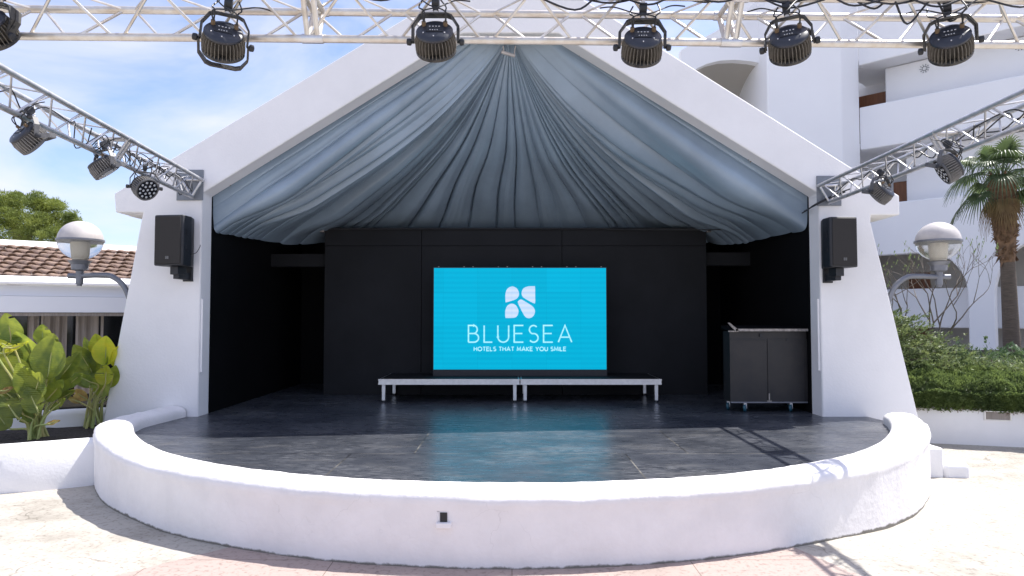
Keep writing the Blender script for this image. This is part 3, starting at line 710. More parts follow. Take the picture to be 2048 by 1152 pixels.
# cables clipped to the trusses
def cable_bundle(name, strands, label, r=.006):
    e = empty(name, strands[0][0], label, 'cable')
    for s in strands:
        w = MB(); w.tube(catmull(s, 6), r, 6); w.build('strand', M['cable'], e)
rn = random.Random(4)
def loops(p0, p1, n, drop, side=(0, -.03, 0), swing=.05):
    p0 = Vector(p0); p1 = Vector(p1); out = []
    pts = []
    for i in range(n + 1):
        b = p0.lerp(p1, i / n); pts.append(b + Vector(side))
        if i < n: pts.append(p0.lerp(p1, (i + .5) / n) + Vector(side) + Vector((rn.uniform(-swing, swing), rn.uniform(-swing, swing) * .5, -drop * rn.uniform(.3, 1))))
    return pts
cable_bundle('cable_bundle', [loops((-3.2, ty(-3.2) - .12, TZ), (-.1, ty(-.1) - .12, TZ), 7, .05), loops((-3.1, ty(-3.1) - .08, TZ + .03), (-.3, ty(-.3) - .08, TZ + .03), 5, .05)], 'black cables looped along the left half of the front truss')
cable_bundle('cable_bundle', [loops((.1, ty(.1) - .12, TZ), (3.4, ty(3.4) - .12, TZ), 8, .10), loops((.3, ty(.3) - .1, TZ + .01), (3.4, ty(3.4) - .1, TZ + .01), 6, .09), loops((1.9, ty(1.9) - .1, TZ), (2.6, ty(2.6) - .1, TZ), 3, .16)], 'black cables drooping along the right half of the front truss')
dl, dr_ = left_tr[1], right_tr[1]
L0 = Vector((-3.50, 4.2, SZ)); R0 = Vector((3.86, 4.2, SZ - .01))
cable_bundle('cable_bundle', [loops(L0 + dl * .3, L0 + dl * 4.2, 9, .2, (0, 0, -.05), .09), loops(L0 + dl * 1.8, L0 + dl * 4.2, 10, .17, (.04, 0, -.04), .12), loops(L0 + dl * 2.3, L0 + dl * 3.9, 9, .14, (-.06, 0, -.02), .1)], 'tangled black cables inside the left truss', .005)
cable_bundle('cable_bundle', [loops(R0 + dr_ * .3, R0 + dr_ * 4.1, 9, .16, (-.02, 0, -.05), .09), loops(R0 + dr_ * .6, R0 + dr_ * 2.6, 6, .15, (.04, 0, -.04), .1), loops(R0 + dr_ * .4, R0 + dr_ * 1.6, 3, .04, (.08, 0, -.10), .02)], 'black cables bunched inside the right truss', .006)
cable_bundle('cable_bundle', [[at(1700, 378, 8.2), at(1668, 390, 8.5), at(1630, 409, 8.52), at(1600, 428, 8.95), at(1540, 447, 9.6), at(1480, 456, 10.4), at(1412, 462, 10.9)], [at(1690, 384, 8.25), at(1660, 396, 8.5), at(1628, 412, 8.52), at(1605, 424, 8.95), at(1550, 449, 9.6), at(1470, 459, 10.4), at(1200, 459, 10.95)]], 'black cable sagging from the right truss plate to the backdrop rail', .008)

# ================================================================== LOUDSPEAKERS
def speaker(x0, y0, x1, y1, Y, yaw, sx, label, bx, brw):
    a = at(x0, y0, Y); b = at(x1, y1, Y); cx = (a.x + b.x) / 2; w_ = abs(b.x - a.x); h = a.z - b.z
    e = empty('loudspeaker', (cx, Y, b.z), label, 'loudspeaker', 'loudspeakers on the piers', rot=(0, 0, yaw))
    W_ = w_ * .84; D_ = .34
    front = [(-W_/2, 0), (-W_/2 + .03, -.02), (W_/2 - .03, -.02), (W_/2, 0), (W_/2, .16), (W_/2 - .07, D_), (-W_/2 + .07, D_), (-W_/2, .16)]
    w = MB(); w.poly([Vector((p[0], p[1], 0)) for p in front], (0, 0, h)); bevel(w.build('cabinet', M['cab'], e, local=True, ang=25), .012, 2, 20)
    w = MB(); w.poly([Vector((-W_/2 + .022, -.0215, .02)), Vector((W_/2 - .022, -.0215, .02)), Vector((W_/2 - .022, -.0215, h - .018)), Vector((-W_/2 + .022, -.0215, h - .018))], (0, -.012, 0)); g_ = bevel(w.build('grille', M['grille'], e, local=True), .008)
    w = MB()
    for xx in (-.011, .011): w.bb((xx - .008, -.038, .075), (xx + .008, -.0335, .108))
    w.bb((-.02, -.038, .089), (.02, -.0336, .094)); w.build('badge', M['badge'], g_, local=True)
    for hz in (.3, .62):
        w = MB(); w.bb((sx * (W_/2 - .002), .05, h * hz), (sx * (W_/2 + .008), .11, h * (hz + .1))); w.build('side_handle', M['cab'], e, local=True)
    w = MB(); w.bb((-.05 + bx, .08, -.10), (.05 + bx, .26, -.004)); w.bb((-.035 + bx, .12, -.15), (.035 + bx, .40, -.07)); w.bb((-.06 + bx, .36, -.17), (.06 + bx, .40, .04)); bevel(w.build('wall_bracket', M['cab'], e, local=True), .004)
    w = MB(); w.tube(catmull([Vector((W_/2 - .02, .14, .14)), Vector((W_/2 + .06, .16, .16)), Vector((W_/2 + .075, .22, .24)), Vector((W_/2 + .03, .3, .27))], 6), .004, 6); w.build('power_cable', M['cable'], e, local=True)
    return e
speaker(302, 430, 374, 531, YF - .38, R(-6), 1, 'black loudspeaker bracketed to the left pier, turned to show its right side', .02, 1)
speaker(1652, 434, 1722, 534, YF - .38, R(3), -1, 'black loudspeaker bracketed to the right pier, turned to show its left side', -.005, 1)

# ================================================================== GLOBE LAMPS
def globe(cx, cy, Y, s, label, ax0, ay0):
    """s = +1 when the arm runs to the right"""
    c = at(cx, cy, Y); e = empty('globe_lamp', (c.x, c.y, c.z - .5), label, 'wall lamp', 'globe lamps on curved arms'); r = .262
    def pr(t0, t1, rr=r, n=12): return [(max(.001, rr * math.cos(R(t0 + (t1 - t0) * i / n))), rr * .95 * math.sin(R(t0 + (t1 - t0) * i / n))) for i in range(n + 1)]
    m = Matrix.Translation(c)
    w = MB(); w.lathe(pr(3, 90), 36, m, cap=False); w.build('globe_cap', M['globe_top'], e)
    w = MB(); w.lathe(pr(-68, -2), 36, m, cap=False); w.build('globe_bowl', M['globe_clear'], e)
    w = MB(); w.lathe([(r*.97, -.012), (r*1.05, -.012), (r*1.05, .012), (r*.97, .018)], 36, m); w.build('globe_rim', M['steel'], e)
    w = MB(); w.lathe([(.09, -.25), (.105, -.03), (.10, -.02)], 20, m); w.build('diffuser', M['diffuser'], e)
    w = MB(); w.lathe([(.115, -.27), (.118, -.255), (.105, -.245), (.105, -.262), (.10, -.29), (.085, -.31), (.08, -.38), (.045, -.40), (.042, -.53), (.036, -.54)][0:1] + [(.135, -.262), (.125, -.28), (.10, -.31), (.095, -.375), (.045, -.395), (.042, -.56), (.03, -.565)], 20, m); w.build('collar', M['steel'], e)
    q = lambda x, y: at(x, y, Y)
    z = c.z - .455
    pts = catmull([Vector((c.x - s*.14, Y, z)), Vector((c.x, Y, z)), Vector((c.x + s*.28, Y, z + .01)), Vector((c.x + s*.42, Y, z - .01)), Vector((c.x + s*.56, Y, z - .12)), Vector((c.x + s*.64, Y, z - .28)), Vector((c.x + s*.70, Y, z - .46))], 6)
    w = MB(); w.tube(pts, .034, 12); w.build('arm', M['steel'], e)
    w = MB(); w.tube([(c.x, Y, z - .13), (c.x, Y, z + .1)], .03, 12); w.build('post', M['steel'], e)
globe(161, 481, 8.95, 1, 'round globe lamp on a curved grey arm left of the stage, before the tiled roof', 0, 0)
globe(1876, 483, 8.95, -1, 'round globe lamp on a curved grey arm right of the stage, before the hotel arches', 0, 0)

# ================================================================== STAGE DECKS
DZ = ZF + .335
def deck():
    e = empty('stage_deck', (0, 0, 0))
    w = MB(); w.bb((-.995, 0, .255), (.995, .022, .33)); w.bb((-.995, .98, .255), (.995, 1.0, .33)); w.bb((-.995, .023, .255), (-.975, .979, .33)); w.bb((.975, .023, .255), (.995, .979, .33))
    w.bb((-.998, -.008, .312), (.998, -.001, .334)); w.bb((-.998, -.006, .255), (.998, -.001, .275)); w.build('frame', M['alu2'], e, local=True)
    w = MB(); w.bb((-.973, .024, .31), (.973, .977, .336)); w.build('deck_board', M['panel'], e, local=True)
    for x in (-.93, .93):
        for y in (.055, .945):
            w = MB(); w.bb((x - .025, y - .025, .028), (x + .025, y + .025, .305)); l_ = bevel(w.build('leg', M['alu2'], e, local=True), .004)
            w = MB(); w.lathe([(.027, 0), (.027, .027)], 12, Matrix.Translation((x, y, 0))); w.build('foot', M['cab'], l_, local=True)
    return e
d1 = deck(); xm = at(1040, 760, 9.93).x
d1.location = (xm - 1.003, 9.93, ZF); tag(d1, 'low aluminium stage platform under the left half of the screen', 'stage platform', 'stage platforms')
d2 = copy_tree(d1); d2.location = (xm + 1.003, 9.93, ZF); tag(d2, 'low aluminium stage platform under the right half of the screen', 'stage platform', 'stage platforms')

# ================================================================== DISPLAY SCREEN
YS = 10.38
sa = at(868, 536, YS); sb = at(1213, 739, YS)
scr = empty('display_screen', ((sa.x + sb.x) / 2, YS, DZ + .002), 'large cyan led display with a white four petal emblem and BLUESEA lettering', 'screen')
w = MB(); w.bb((sa.x - .01, YS + .004, DZ + .003), (sb.x + .01, YS + .12, sa.z + .012)); w.build('cabinet', M['cab'], scr)
w = MB(); w.add([(sa.x, YS, sb.z), (sb.x, YS, sb.z), (sb.x, YS, sa.z), (sa.x, YS, sa.z)], [(0, 1, 2, 3)]); face = w.build('display_face', M['cyan'], scr, smooth=False)
w = MB(); 
for k in range(3):
    x0 = sa.x + (sb.x - sa.x) * (0, .4, .8)[k]; x1 = sa.x + (sb.x - sa.x) * (.398, .798, 1)[k]; w.bb((x0, YS - .012, DZ + .003), (x1, YS + .002, sb.z - .006))
w.build('base_cover', M['cab'], scr)
w = MB()
for k in range(10):
    x = sa.x + (sb.x - sa.x) * (k // 2 + (.13 if k % 2 == 0 else .87)) / 5; w.bb((x - .008, YS + .03, sa.z + .012), (x + .008, YS + .05, sa.z + .028))
w.build('lifting_lug', M['silver'], scr)
def zs(x, y): return at(720 + x / 3.2, 520 + y / 3.2, YS - .002)
petals = [[(931, 265), (931, 215), (945, 182), (975, 169), (1004, 182), (1018, 213), (1010, 240), (990, 254), (940, 270), (932, 270)],
          [(1120, 172), (1121, 225), (1121, 272), (1112, 277), (1075, 258), (1044, 238), (1034, 213), (1044, 184), (1070, 170), (1112, 168)],
          [(930, 365), (930, 325), (942, 294), (970, 279), (998, 291), (1014, 322), (1010, 350), (995, 367), (970, 371), (936, 371)],
          [(1010, 272), (1016, 260), (1028, 253), (1042, 257), (1100, 293), (1118, 318), (1117, 345), (1098, 368), (1072, 372), (1052, 356), (1028, 312)]]
em = MB()
for pt in petals:
    q = [zs(*v) for v in pt]; q = catmull(q, 4, True); em.add(q, [tuple(range(len(q)))])
em.build('emblem', M['petal'], face, smooth=False, fix=False)
# stroke letters
def arc(cx, cy, rx, ry, a0, a1, n=14): return [(cx + rx * math.cos(R(a0 + (a1 - a0) * i / n)), cy + ry * math.sin(R(a0 + (a1 - a0) * i / n))) for i in range(n + 1)]
GL_ = {
 'B': (.62, [[(0, 0), (0, 1), (.30, 1)] + arc(.30, .76, .24, .24, 90, -90, 10) + [(0, .52)], [(.30, .52)] + arc(.34, .26, .28, .26, 90, -90, 10) + [(0, 0)]]),
 'L': (.50, [[(0, 1), (0, 0), (.5, 0)]]),
 'U': (.66, [[(0, 1), (0, .33)] + arc(.33, .33, .33, .33, 180, 360, 14) + [(.66, 1)]]),
 'E': (.56, [[(.56, 1), (0, 1), (0, 0), (.56, 0)], [(0, .52), (.5, .52)]]),
 'S': (.56, [arc(.28, .75, .25, .25, 40, 250, 12) + arc(.29, .26, .27, .26, 80, -145, 14)]),
 'A': (.82, [[(0, 0), (.41, 1), (.82, 0)], [(.13, .3), (.69, .3)]]),
 'H': (.66, [[(0, 0), (0, 1)], [(.66, 0), (.66, 1)], [(0, .52), (.66, .52)]]),
 'O': (.9, [arc(.45, .5, .45, .5, 0, 360, 26)]),
 'T': (.6, [[(0, 1), (.6, 1)], [(.3, 1), (.3, 0)]]),
 'M': (.84, [[(0, 0), (.08, 1), (.42, .2), (.76, 1), (.84, 0)]]),
 'K': (.58, [[(0, 0), (0, 1)], [(.54, 1), (.02, .47), (.58, 0)]]),
 'Y': (.68, [[(0, 1), (.34, .48), (.68, 1)], [(.34, .48), (.34, 0)]]),
 'I': (.02, [[(0, 0), (0, 1)]]),
}
def stroke(m, pts, w_):
    pts = [Vector(p) for p in pts]; L_, R_ = [], []
    for i, p in enumerate(pts):
        a = (p - pts[i-1]).normalized() if i else None; b = (pts[i+1] - p).normalized() if i < len(pts) - 1 else None
        if a is None: a = b
        if b is None: b = a
        t = (a + b); t = t.normalized() if t.length > 1e-6 else a
        nrm = Vector((-t.z, 0, t.x)); k = 1 / max(.45, abs(nrm.dot(Vector((-a.z, 0, a.x))))); L_.append(p + nrm * w_ * k); R_.append(p - nrm * w_ * k)
    n = len(pts); m.add(L_ + R_, [(i, i + 1, n + i + 1, n + i) for i in range(n - 1)])
def write(word, x0, x1, ytop, ybot, wd, gap, name, space=.55, yoff=.0):
    A = zs(x0, ybot); H = zs(x0, ytop).z - A.z; Wt = zs(x1, ybot).x - A.x
    tot = 0
    for i, ch in enumerate(word): tot += (space if ch == ' ' else GL_[ch][0] + gap)
    tot -= gap; k = Wt / tot; x = 0; m = MB(); lay = 0
    for ch in word:
        if ch == ' ': x += space; continue
        for st in GL_[ch][1]:
            stroke(m, [Vector((A.x + (x + px_) * k, YS - .002 - .0003 * (lay % 7), A.z + py_ * H)) for px_, py_ in st], wd); lay += 1
        x += GL_[ch][0] + gap
    m.build(name, M['letter'], face, smooth=False, fix=False)
write('BLUESEA', 694, 1355, 419, 526, .0105, .34, 'wordmark')
write('HOTELS THAT MAKE YOU SMILE', 730, 1318, 557, 581, .0066, .27, 'tagline', .50)

# ================================================================== ROLLING CASE
ca = at(1459, 663, 8.97); cb = at(1613, 806, 8.97)
cs = empty('rolling_case', ((ca.x + cb.x) / 2, 9.22, ZF), 'tall black laminated case on blue castors beside the right pier', 'case')
w = MB(); w.bb((ca.x, 8.97, ZF + .13), (3.765, 9.25, ca.z)); w.build('body', M['case'], cs)
mid = (ca.x + 3.765) / 2
for x in (ca.x + .008, mid, 3.757):
    w = MB(); w.bb((x - .010, 8.958, ZF + .135), (x + .010, 8.9695, ca.z - .1)); w.build('edge_strip', M['case'], cs)
w = MB(); w.bb((ca.x + .02, 8.959, ca.z - .105), (3.745, 8.9695, ca.z - .095)); w.build('rail', M['cab'], cs); w = MB(); w.bb((ca.x, 8.956, ZF + .118), (3.765, 8.9695, ZF + .134)); w.build('rail', M['steel'], cs)
w = MB(); w.bb((mid - .03, 8.95, ZF + .135), (mid + .03, 8.9575, ZF + .15)); w.bb((mid - .008, 8.95, ZF + .15), (mid + .008, 8.9575, ZF + .24)); w.build('latch', M['silver'], cs)
w = MB(); w.bb((mid - .11, 8.952, ca.z - .07), (mid - .08, 8.9695, ca.z - .03)); w.bb((3.5, 8.952, ca.z - .115), (3.52, 8.9585, ca.z - .095)); w.build('catch', M['cab'], cs)
la = at(1462, 646, 8.94)
w = MB(); w.poly([Vector((ca.x - .02, 8.92, ca.z + .012)), Vector((ca.x - .02, 8.92, ca.z + .024)), Vector((ca.x - .02, 9.27, ca.z + .075)), Vector((ca.x - .02, 9.27, ca.z + .03))], (3.765 - ca.x + .015, 0, 0)); w.build('lid', M['black_wall'], cs)
w = MB(); w.bb((ca.x + .06, 8.905, ca.z + .004), (3.762, 8.918, ca.z + .036)); w.build('lid_edging', M['silver'], cs)
w = MB(); w.poly([Vector((ca.x - .04, 8.905, ca.z + .11)), Vector((ca.x - .02, 8.905, ca.z + .115)), Vector((ca.x + .1, 8.905, ca.z + .02)), Vector((ca.x + .06, 8.905, ca.z + .0))], (0, .03, 0)); w.build('lid_corner', M['silver'], cs)
w = MB(); w.bb((ca.x - .03, 8.92, ca.z - .005), (ca.x + .1, 8.94, ca.z + .012)); w.build('lid_hinge', M['silver'], cs)
for px_, py_ in ((1487, 9.), (1578, 9.), (1456, 9.2), (1600, 9.4)):
    x = (px_ - 1024) / F * py_ if py_ < 9.12 else (ca.x + .04 if px_ < 1500 else 3.70); y = py_
    w = MB(); w.bb((x - .018, y - .02, ZF + .075), (x + .018, y + .02, ZF + .117)); w.bb((x - .024, y - .006, ZF + .04), (x - .019, y + .006, ZF + .08)); w.bb((x + .019, y - .006, ZF + .04), (x + .024, y + .006, ZF + .08)); k = w.build('castor', M['alu2'], cs)
    w = MB(); w.lathe([(.045, -.016), (.05, -.01), (.05, .01), (.045, .016)], 20, Matrix.Translation((x, y, ZF + .051)) @ Matrix.Rotation(R(65), 4, 'Z') @ Matrix.Rotation(R(90), 4, 'X')); w.build('wheel', M['caster'], cs)

# ================================================================== LEFT PLANTER AND STEPS
def wallsweep(name, pts, z0, z1, th, label, cat):
    pts = [Vector(p) for p in pts]; P = []
    pf = [(.5, z0), (.5, z0 + (z1 - z0) * .5), (.5, z1 - .06), (.42, z1 - .025), (.25, z1), (0, z1 + .006), (-.25, z1), (-.42, z1 - .025), (-.5, z1 - .06), (-.5, z0)]
    for i, p in enumerate(pts):
        d = (pts[min(i+1, len(pts)-1)] - pts[max(i-1, 0)]); d.z = 0; d.normalize(); nn = Vector((d.y, -d.x, 0)); row = []
        for a, z in pf:
            q = Vector((p.x, p.y, 0)) + nn * a * th; q.z = z; k = noise.noise(q * 1.7) * .014 + noise.noise(q * 6) * .006; q += nn * k; q.z += k if z > z1 - .1 else 0; row.append(q)
        P.append(row)
    m = MB(); m.grid(P); m.f.append(list(range(len(pf)))); m.f.append([len(m.v) - 1 - i for i in range(len(pf))]); m.mi += [0, 0]
    o = m.build(name, M['stucco'], ang=50); tag(o, label, cat); return o
pw = catmull([Vector((-9.5, 5.75, 0)), Vector((-6.6, 6.28, 0)), Vector((-5.4, 6.55, 0)), Vector((-4.75, 6.72, 0)), Vector((-4.2, 7.0, 0)), Vector((-4.1, 7.12, 0))], 12)
wallsweep('planter_wall', pw, -.3, .43, .30, 'low rounded white wall of the leafy planter at the lower left', 'garden wall')
bw = [Vector((-11 + i * .45, 8.25 + .06 * i * 0, 0)) for i in range(0, 15)]
bw = catmull([Vector((-11, 7.9, 0)), Vector((-7, 8.2, 0)), Vector((-5.6, 8.6, 0)), Vector((-4.75, 9.0, 0)), Vector((-4.6, 9.1, 0))], 10)
wallsweep('planter_wall', bw, -.3, .50, .22, 'low white wall behind the leafy plants beside the left pier', 'garden wall')
sp = MB(); sp.grid([[Vector((x, y, .30 + .04 * noise.noise(Vector((x * 2, y * 2, 0))) + .02 * noise.noise(Vector((x * 9, y * 9, 3))))) for y in [6.2 + .08 * j for j in range(36)]] for x in [-10 + .09 * i for i in range(64)]])
def ypw(x):
    for a, b in zip(pw, pw[1:]):
        if a.x <= x <= b.x: return a.y + (b.y - a.y) * (x - a.x) / (b.x - a.x)
    return pw[0].y if x < pw[0].x else 7.1
sp.v = [Vector((v.x, max(v.y, ypw(v.x) + .05), v.z)) for v in sp.v]
tag(sp.build('planter_soil', M['soil'], ang=80), kind='structure')
# white block step to the right of the stage
b0 = atz(1846, 955, -.1); 
st_ = empty('step_block', (b0.x + .3, b0.y, -.11), 'low white stepped block standing on the paving right of the stage', 'step')
Yb = b0.y
x0, x1, x2 = at(1836, 950, Yb).x, at(1888, 950, Yb).x, at(1943, 950, Yb).x
w = MB(); w.bb((x0 - .25, Yb, -.15), (x1, Yb + .5, at(0, 896, Yb).z)); bevel(w.build('upper_step', M['stucco'], st_), .02, 3)
w = MB(); w.bb((x1 + .002, Yb, -.15), (x2, Yb + .45, at(0, 928, Yb).z)); bevel(w.build('lower_step', M['stucco'], st_), .05, 4)

# right garden wall
gw = catmull([Vector((4.75, 10.2, 0)), Vector((5.6, 9.95, 0)), Vector((6.6, 9.65, 0)), Vector((8.2, 9.2, 0)), Vector((12, 8.4, 0))], 14)
wallsweep('garden_wall', gw, -.4, .40, .22, 'low white retaining wall below the green hedge on the right', 'garden wall')
v0 = at(1983, 823, 9.5); v1 = at(2029, 842, 9.5)
dxy = Vector((1.6, -.45, 0)).normalized(); nn = Vector((-dxy.y * -1, 0, 0)); nf = Vector((dxy.y, -dxy.x, 0))
vl = empty('recessed_light', (v0.x, 9.35, v1.z), 'small framed rectangular light set in the white wall below the hedge', 'wall light')
def yw(x):
    best = min(range(len(gw) - 1), key=lambda i: abs((gw[i].x + gw[i+1].x) / 2 - x)); a, b = gw[best], gw[best+1]; return a.y + (b.y - a.y) * (x - a.x) / (b.x - a.x)
xa, xb = v0.x - .05, v1.x - .05
ya, yb = yw(xa) - .135, yw(xb) - .135
def bar(a, b, th, d=.02):
    w_ = MB(); return w_
w = MB()
A_, B_ = Vector((xa, ya, 0)), Vector((xb, yb, 0)); zb, zt = v1.z, v0.z
for (p_, q_, z0, z1) in ((A_, B_, zb, zb + .012), (A_, B_, zt - .012, zt), (A_, A_.lerp(B_, .05), zb + .012, zt - .012), (A_.lerp(B_, .95), B_, zb + .012, zt - .012)):
    w.add([Vector((p_.x, p_.y, z0)), Vector((q_.x, q_.y, z0)), Vector((q_.x, q_.y, z1)), Vector((p_.x, p_.y, z1)), Vector((p_.x, p_.y + .04, z0)), Vector((q_.x, q_.y + .04, z0)), Vector((q_.x, q_.y + .04, z1)), Vector((p_.x, p_.y + .04, z1))], [(0,1,2,3), (4,7,6,5), (0,4,5,1), (1,5,6,2), (2,6,7,3), (3,7,4,0)])
w.build('frame', M['alu2'], vl)
w = MB(); w.add([Vector((xa + .01, ya + .012, zb + .01)), Vector((xb - .01, yb + .012, zb + .01)), Vector((xb - .01, yb + .012, zt - .01)), Vector((xa + .01, ya + .012, zt - .01))], [(0, 1, 2, 3)]); w.build('cover_glass', M['curtain'], vl)
# soil bank behind the right wall
sp = MB(); sp.grid([[Vector((x, y, .30 + max(0, (y - 10)) * .06)) for y in (8.4, 9, 10, 11, 13, 15, 18)] for x in (4.6, 6, 8, 10, 14)])
for i, v in enumerate(sp.v):
    pass
sp.v = [Vector((v.x, max(v.y, yw(min(max(v.x, 4.8), 11.9)) + .02), v.z)) for v in sp.v]
tag(sp.build('garden_bank', M['soil']), kind='structure')

# ================================================================== FOLIAGE
def leafblob(rnd, c, rad, n, size, m, flat=1, elong=2.2, up=.35, shell=.45):
    for _ in range(n):
        d = Vector((rnd.gauss(0, 1), rnd.gauss(0, 1), rnd.gauss(0, 1))).normalized(); rr = shell + (1 - shell) * rnd.random() ** .6
        p = c + Vector((d.x * rad[0], d.y * rad[1], d.z * rad[2])) * rr
        t = (d + Vector((rnd.gauss(0, .5), rnd.gauss(0, .5), rnd.gauss(up, .4)))).normalized(); s = t.cross(Vector((rnd.gauss(0, 1), rnd.gauss(0, 1), rnd.gauss(0, 1)))).normalized()
        l = size * rnd.uniform(.6, 1.4) * elong; w_ = size * rnd.uniform(.35, .6)
        m.add([p - s * w_, p + s * w_, p + t * l], [(0, 1, 2)])
def juniper(name, spots, label, matl, seed, n=9000, size=.035):
    rnd = random.Random(seed); e = empty(name, spots[0][0], label, 'shrub', 'shrubs in the raised bed')
    m = MB(); tw = MB()
    per = max(1, n // len(spots))
    for c, rad in spots:
        c = Vector(c)
        # arching sprays
        ns = int(per / 26)
        for _ in range(ns):
            a = rnd.uniform(0, 2 * math.pi); el = rnd.uniform(-.15, 1.2) 
            d = Vector((math.cos(a) * math.cos(el), math.sin(a) * math.cos(el), math.sin(el)))
            base = c + Vector((d.x * rad[0], d.y * rad[1], d.z * rad[2])) * rnd.uniform(.55, .98)
            dv = (Vector((d.x, d.y, d.z * .3 + .15)) + Vector((rnd.gauss(0, .3), rnd.gauss(0, .3), 0))).normalized(); Ls = rnd.uniform(.2, .5) * (rad[0] + .6) * .8
            sd_ = dv.cross(Vector((0, 0, 1))).normalized()
            for i in range(24):
                f = rnd.random(); p = base + dv * Ls * f + Vector((0, 0, -.25 * Ls * f * f)) + sd_ * rnd.gauss(0, .05) * (1.2 - f) + Vector((0, 0, rnd.gauss(0, .018)))
                t = (dv + sd_ * rnd.gauss(0, .6) + Vector((0, 0, rnd.gauss(.15, .3)))).normalized(); s = t.cross(Vector((rnd.gauss(0, .5), rnd.gauss(0, .5), 1))).normalized()
                l = size * rnd.uniform(1.0, 2.4); w_ = size * rnd.uniform(.22, .42); m.add([p - s * w_, p + s * w_, p + t * l + s * w_ * .3, p + t * l * .6 - s * w_ * 1.3], [(0, 1, 2, 3)])
            if rnd.random() < .25: tw.tube([c + (base - c) * .3, base, base + dv * Ls * .7], [.012, .007, .003], 4)
    m.build('foliage', matl, e, smooth=False, fix=False); tw.build('branch', M['bark'], e, fix=False)
sp1 = []
juniper('juniper_shrub', [((5.75, 10.9, 1.05), (.65, .7, .6)), ((6.4, 11.2, .78), (.7, .8, .48)), ((5.5, 11.0, 1.3), (.55, .6, .42)), ((5.45, 10.6, .7), (.5, .5, .5)), ((6.8, 10.9, .62), (.7, .6, .36))], 'feathery mid green juniper right behind the right pier', M['juniper'], 3, 26000, .030)
juniper('juniper_shrub', [((7.5, 11.6, .62), (.9, .8, .42)), ((8.7, 11.3, .60), (1.0, .8, .42)), ((9.6, 11.0, .60), (.9, .8, .4))], 'dark green juniper behind the hedge, at the right picture edge', M['juniper_dark'], 5, 20000, .034)
juniper('juniper_shrub', [((6.9, 10.45, .62), (.6, .4, .35)), ((7.7, 10.3, .58), (.7, .4, .34)), ((8.5, 10.1, .56), (.7, .4, .34)), ((6.1, 10.45, .6), (.45, .35, .38))], 'lighter feathery juniper between the dark juniper and the trimmed hedge', M['juniper'], 8, 18000, .026)
def hedge():
    rnd = random.Random(11); m = MB(); tw = MB(); e = empty('hedge', (7, 9.8, .3), 'bright green trimmed creeping hedge spilling over the white wall', 'hedge')
    # solid core so it is not see-through
    P = []
    for i in range(60):
        x = 5.0 + i * .12; y = yw(x) if x < 11.9 else yw(11.9)
        bulge = .02 * math.sin(x * 3.1) + .16 * noise.noise(Vector((x * 1.1, 0, 5))) + .05 * noise.noise(Vector((x * 3.5, 0, 7)))
        P.append([Vector((x, y + a + .5 * bulge * (z > .6), z + bulge * (z > .45))) for a, z in ((-.10, .40), (-.18, .48), (-.19, .56), (-.10, .66), (.12, .74), (.5, .80), (.8, .76), (1.0, .5))])
    core = MB(); core.grid(P); core.build('core', M['hedge'], e, fix=False)
    for _ in range(75000):
        i = rnd.uniform(0, 58.9); j = 5.5 * rnd.random() ** 1.25; i0, j0 = int(i), int(j); fi, fj = i - i0, j - j0
        p = P[i0][j0].lerp(P[i0+1][j0], fi).lerp(P[i0][j0+1].lerp(P[i0+1][j0+1], fi), fj)
        lump = .09 * noise.noise(p * 3.2) + .05 * noise.noise(p * 9)
        out = Vector((0, -1, .25)) if j < 2.2 else Vector((0, -.35, 1)); out.normalize()
        p = p + out * (lump + rnd.uniform(.0, .06))
        if j < 1: p.z -= rnd.random() ** 2 * .07
        t = (out + Vector((rnd.gauss(0, .5), rnd.gauss(0, .3), rnd.gauss(.1, .5)))).normalized(); s = t.cross(Vector((rnd.gauss(0, 1), rnd.gauss(0, 1), rnd.gauss(0, 1)))).normalized()
        l = rnd.uniform(.022, .05); w_ = rnd.uniform(.006, .012); m.add([p - s * w_, p + s * w_, p + t * l + s*w_*.5, p + t * l - s * w_*.5], [(0, 1, 2, 3)])
    m.build('foliage', M['hedge'], e, smooth=False, fix=False)
    for _ in range(260):
        x = rnd.uniform(5.0, 9.5); y = yw(x) - .13; z = rnd.uniform(.36, .47); q = Vector((x, y, z)); tw.tube([q, q + Vector((rnd.gauss(0, .03), -.02, -rnd.uniform(.02, .07)))], .0025, 3)
    tag(tw.build('dry_stems', M['dry'], e, fix=False), kind='stuff')
hedge()

def bare_shrub():
    rnd = random.Random(12); base = at(1850, 668, 11.6); m = MB(); lf = MB()
    e = empty('bare_shrub', base - Vector((0, 0, .5)), 'leafless branching shrub above the juniper, before the hotel arches', 'shrub')
    def grow(p, d, l, r, dep):
        pts = [p]; n = 4
        for i in range(n):
            d = (d + Vector((rnd.gauss(0, .10), rnd.gauss(0, .10), .05))).normalized(); p = p + d * l / n; pts.append(p)
        m.tube(pts, [r * (1 - .4 * i / n) for i in range(n + 1)], 5, False)
        if dep > 0:
            for k in range(2 if dep > 1 else 3):
                a = Vector((rnd.gauss(0, .55), rnd.gauss(0, .55), rnd.gauss(.15, .25))); grow(pts[-1 - (k > 1)], (d + a).normalized(), l * rnd.uniform(.6, .85), r * .6, dep - 1)
        elif rnd.random() < .5:
            for _ in range(3):
                q = pts[-1] + Vector((rnd.gauss(0, .03),) * 3); lf.add([q, q + Vector((.02, 0, .01)), q + Vector((.01, 0, .04))], [(0, 1, 2)])
    b = base - Vector((0, 0, .5))
    for k in range(7):
        a = (k - 3) * .24 + rnd.gauss(0, .08); grow(b, Vector((math.sin(a), rnd.gauss(0, .25), math.cos(a))).normalized(), .72, .021, 4)
    m.build('branches', M['twig'], e, ang=180, fix=False); lf.build('buds', M['hedge'], e, smooth=False, fix=False)
bare_shrub()

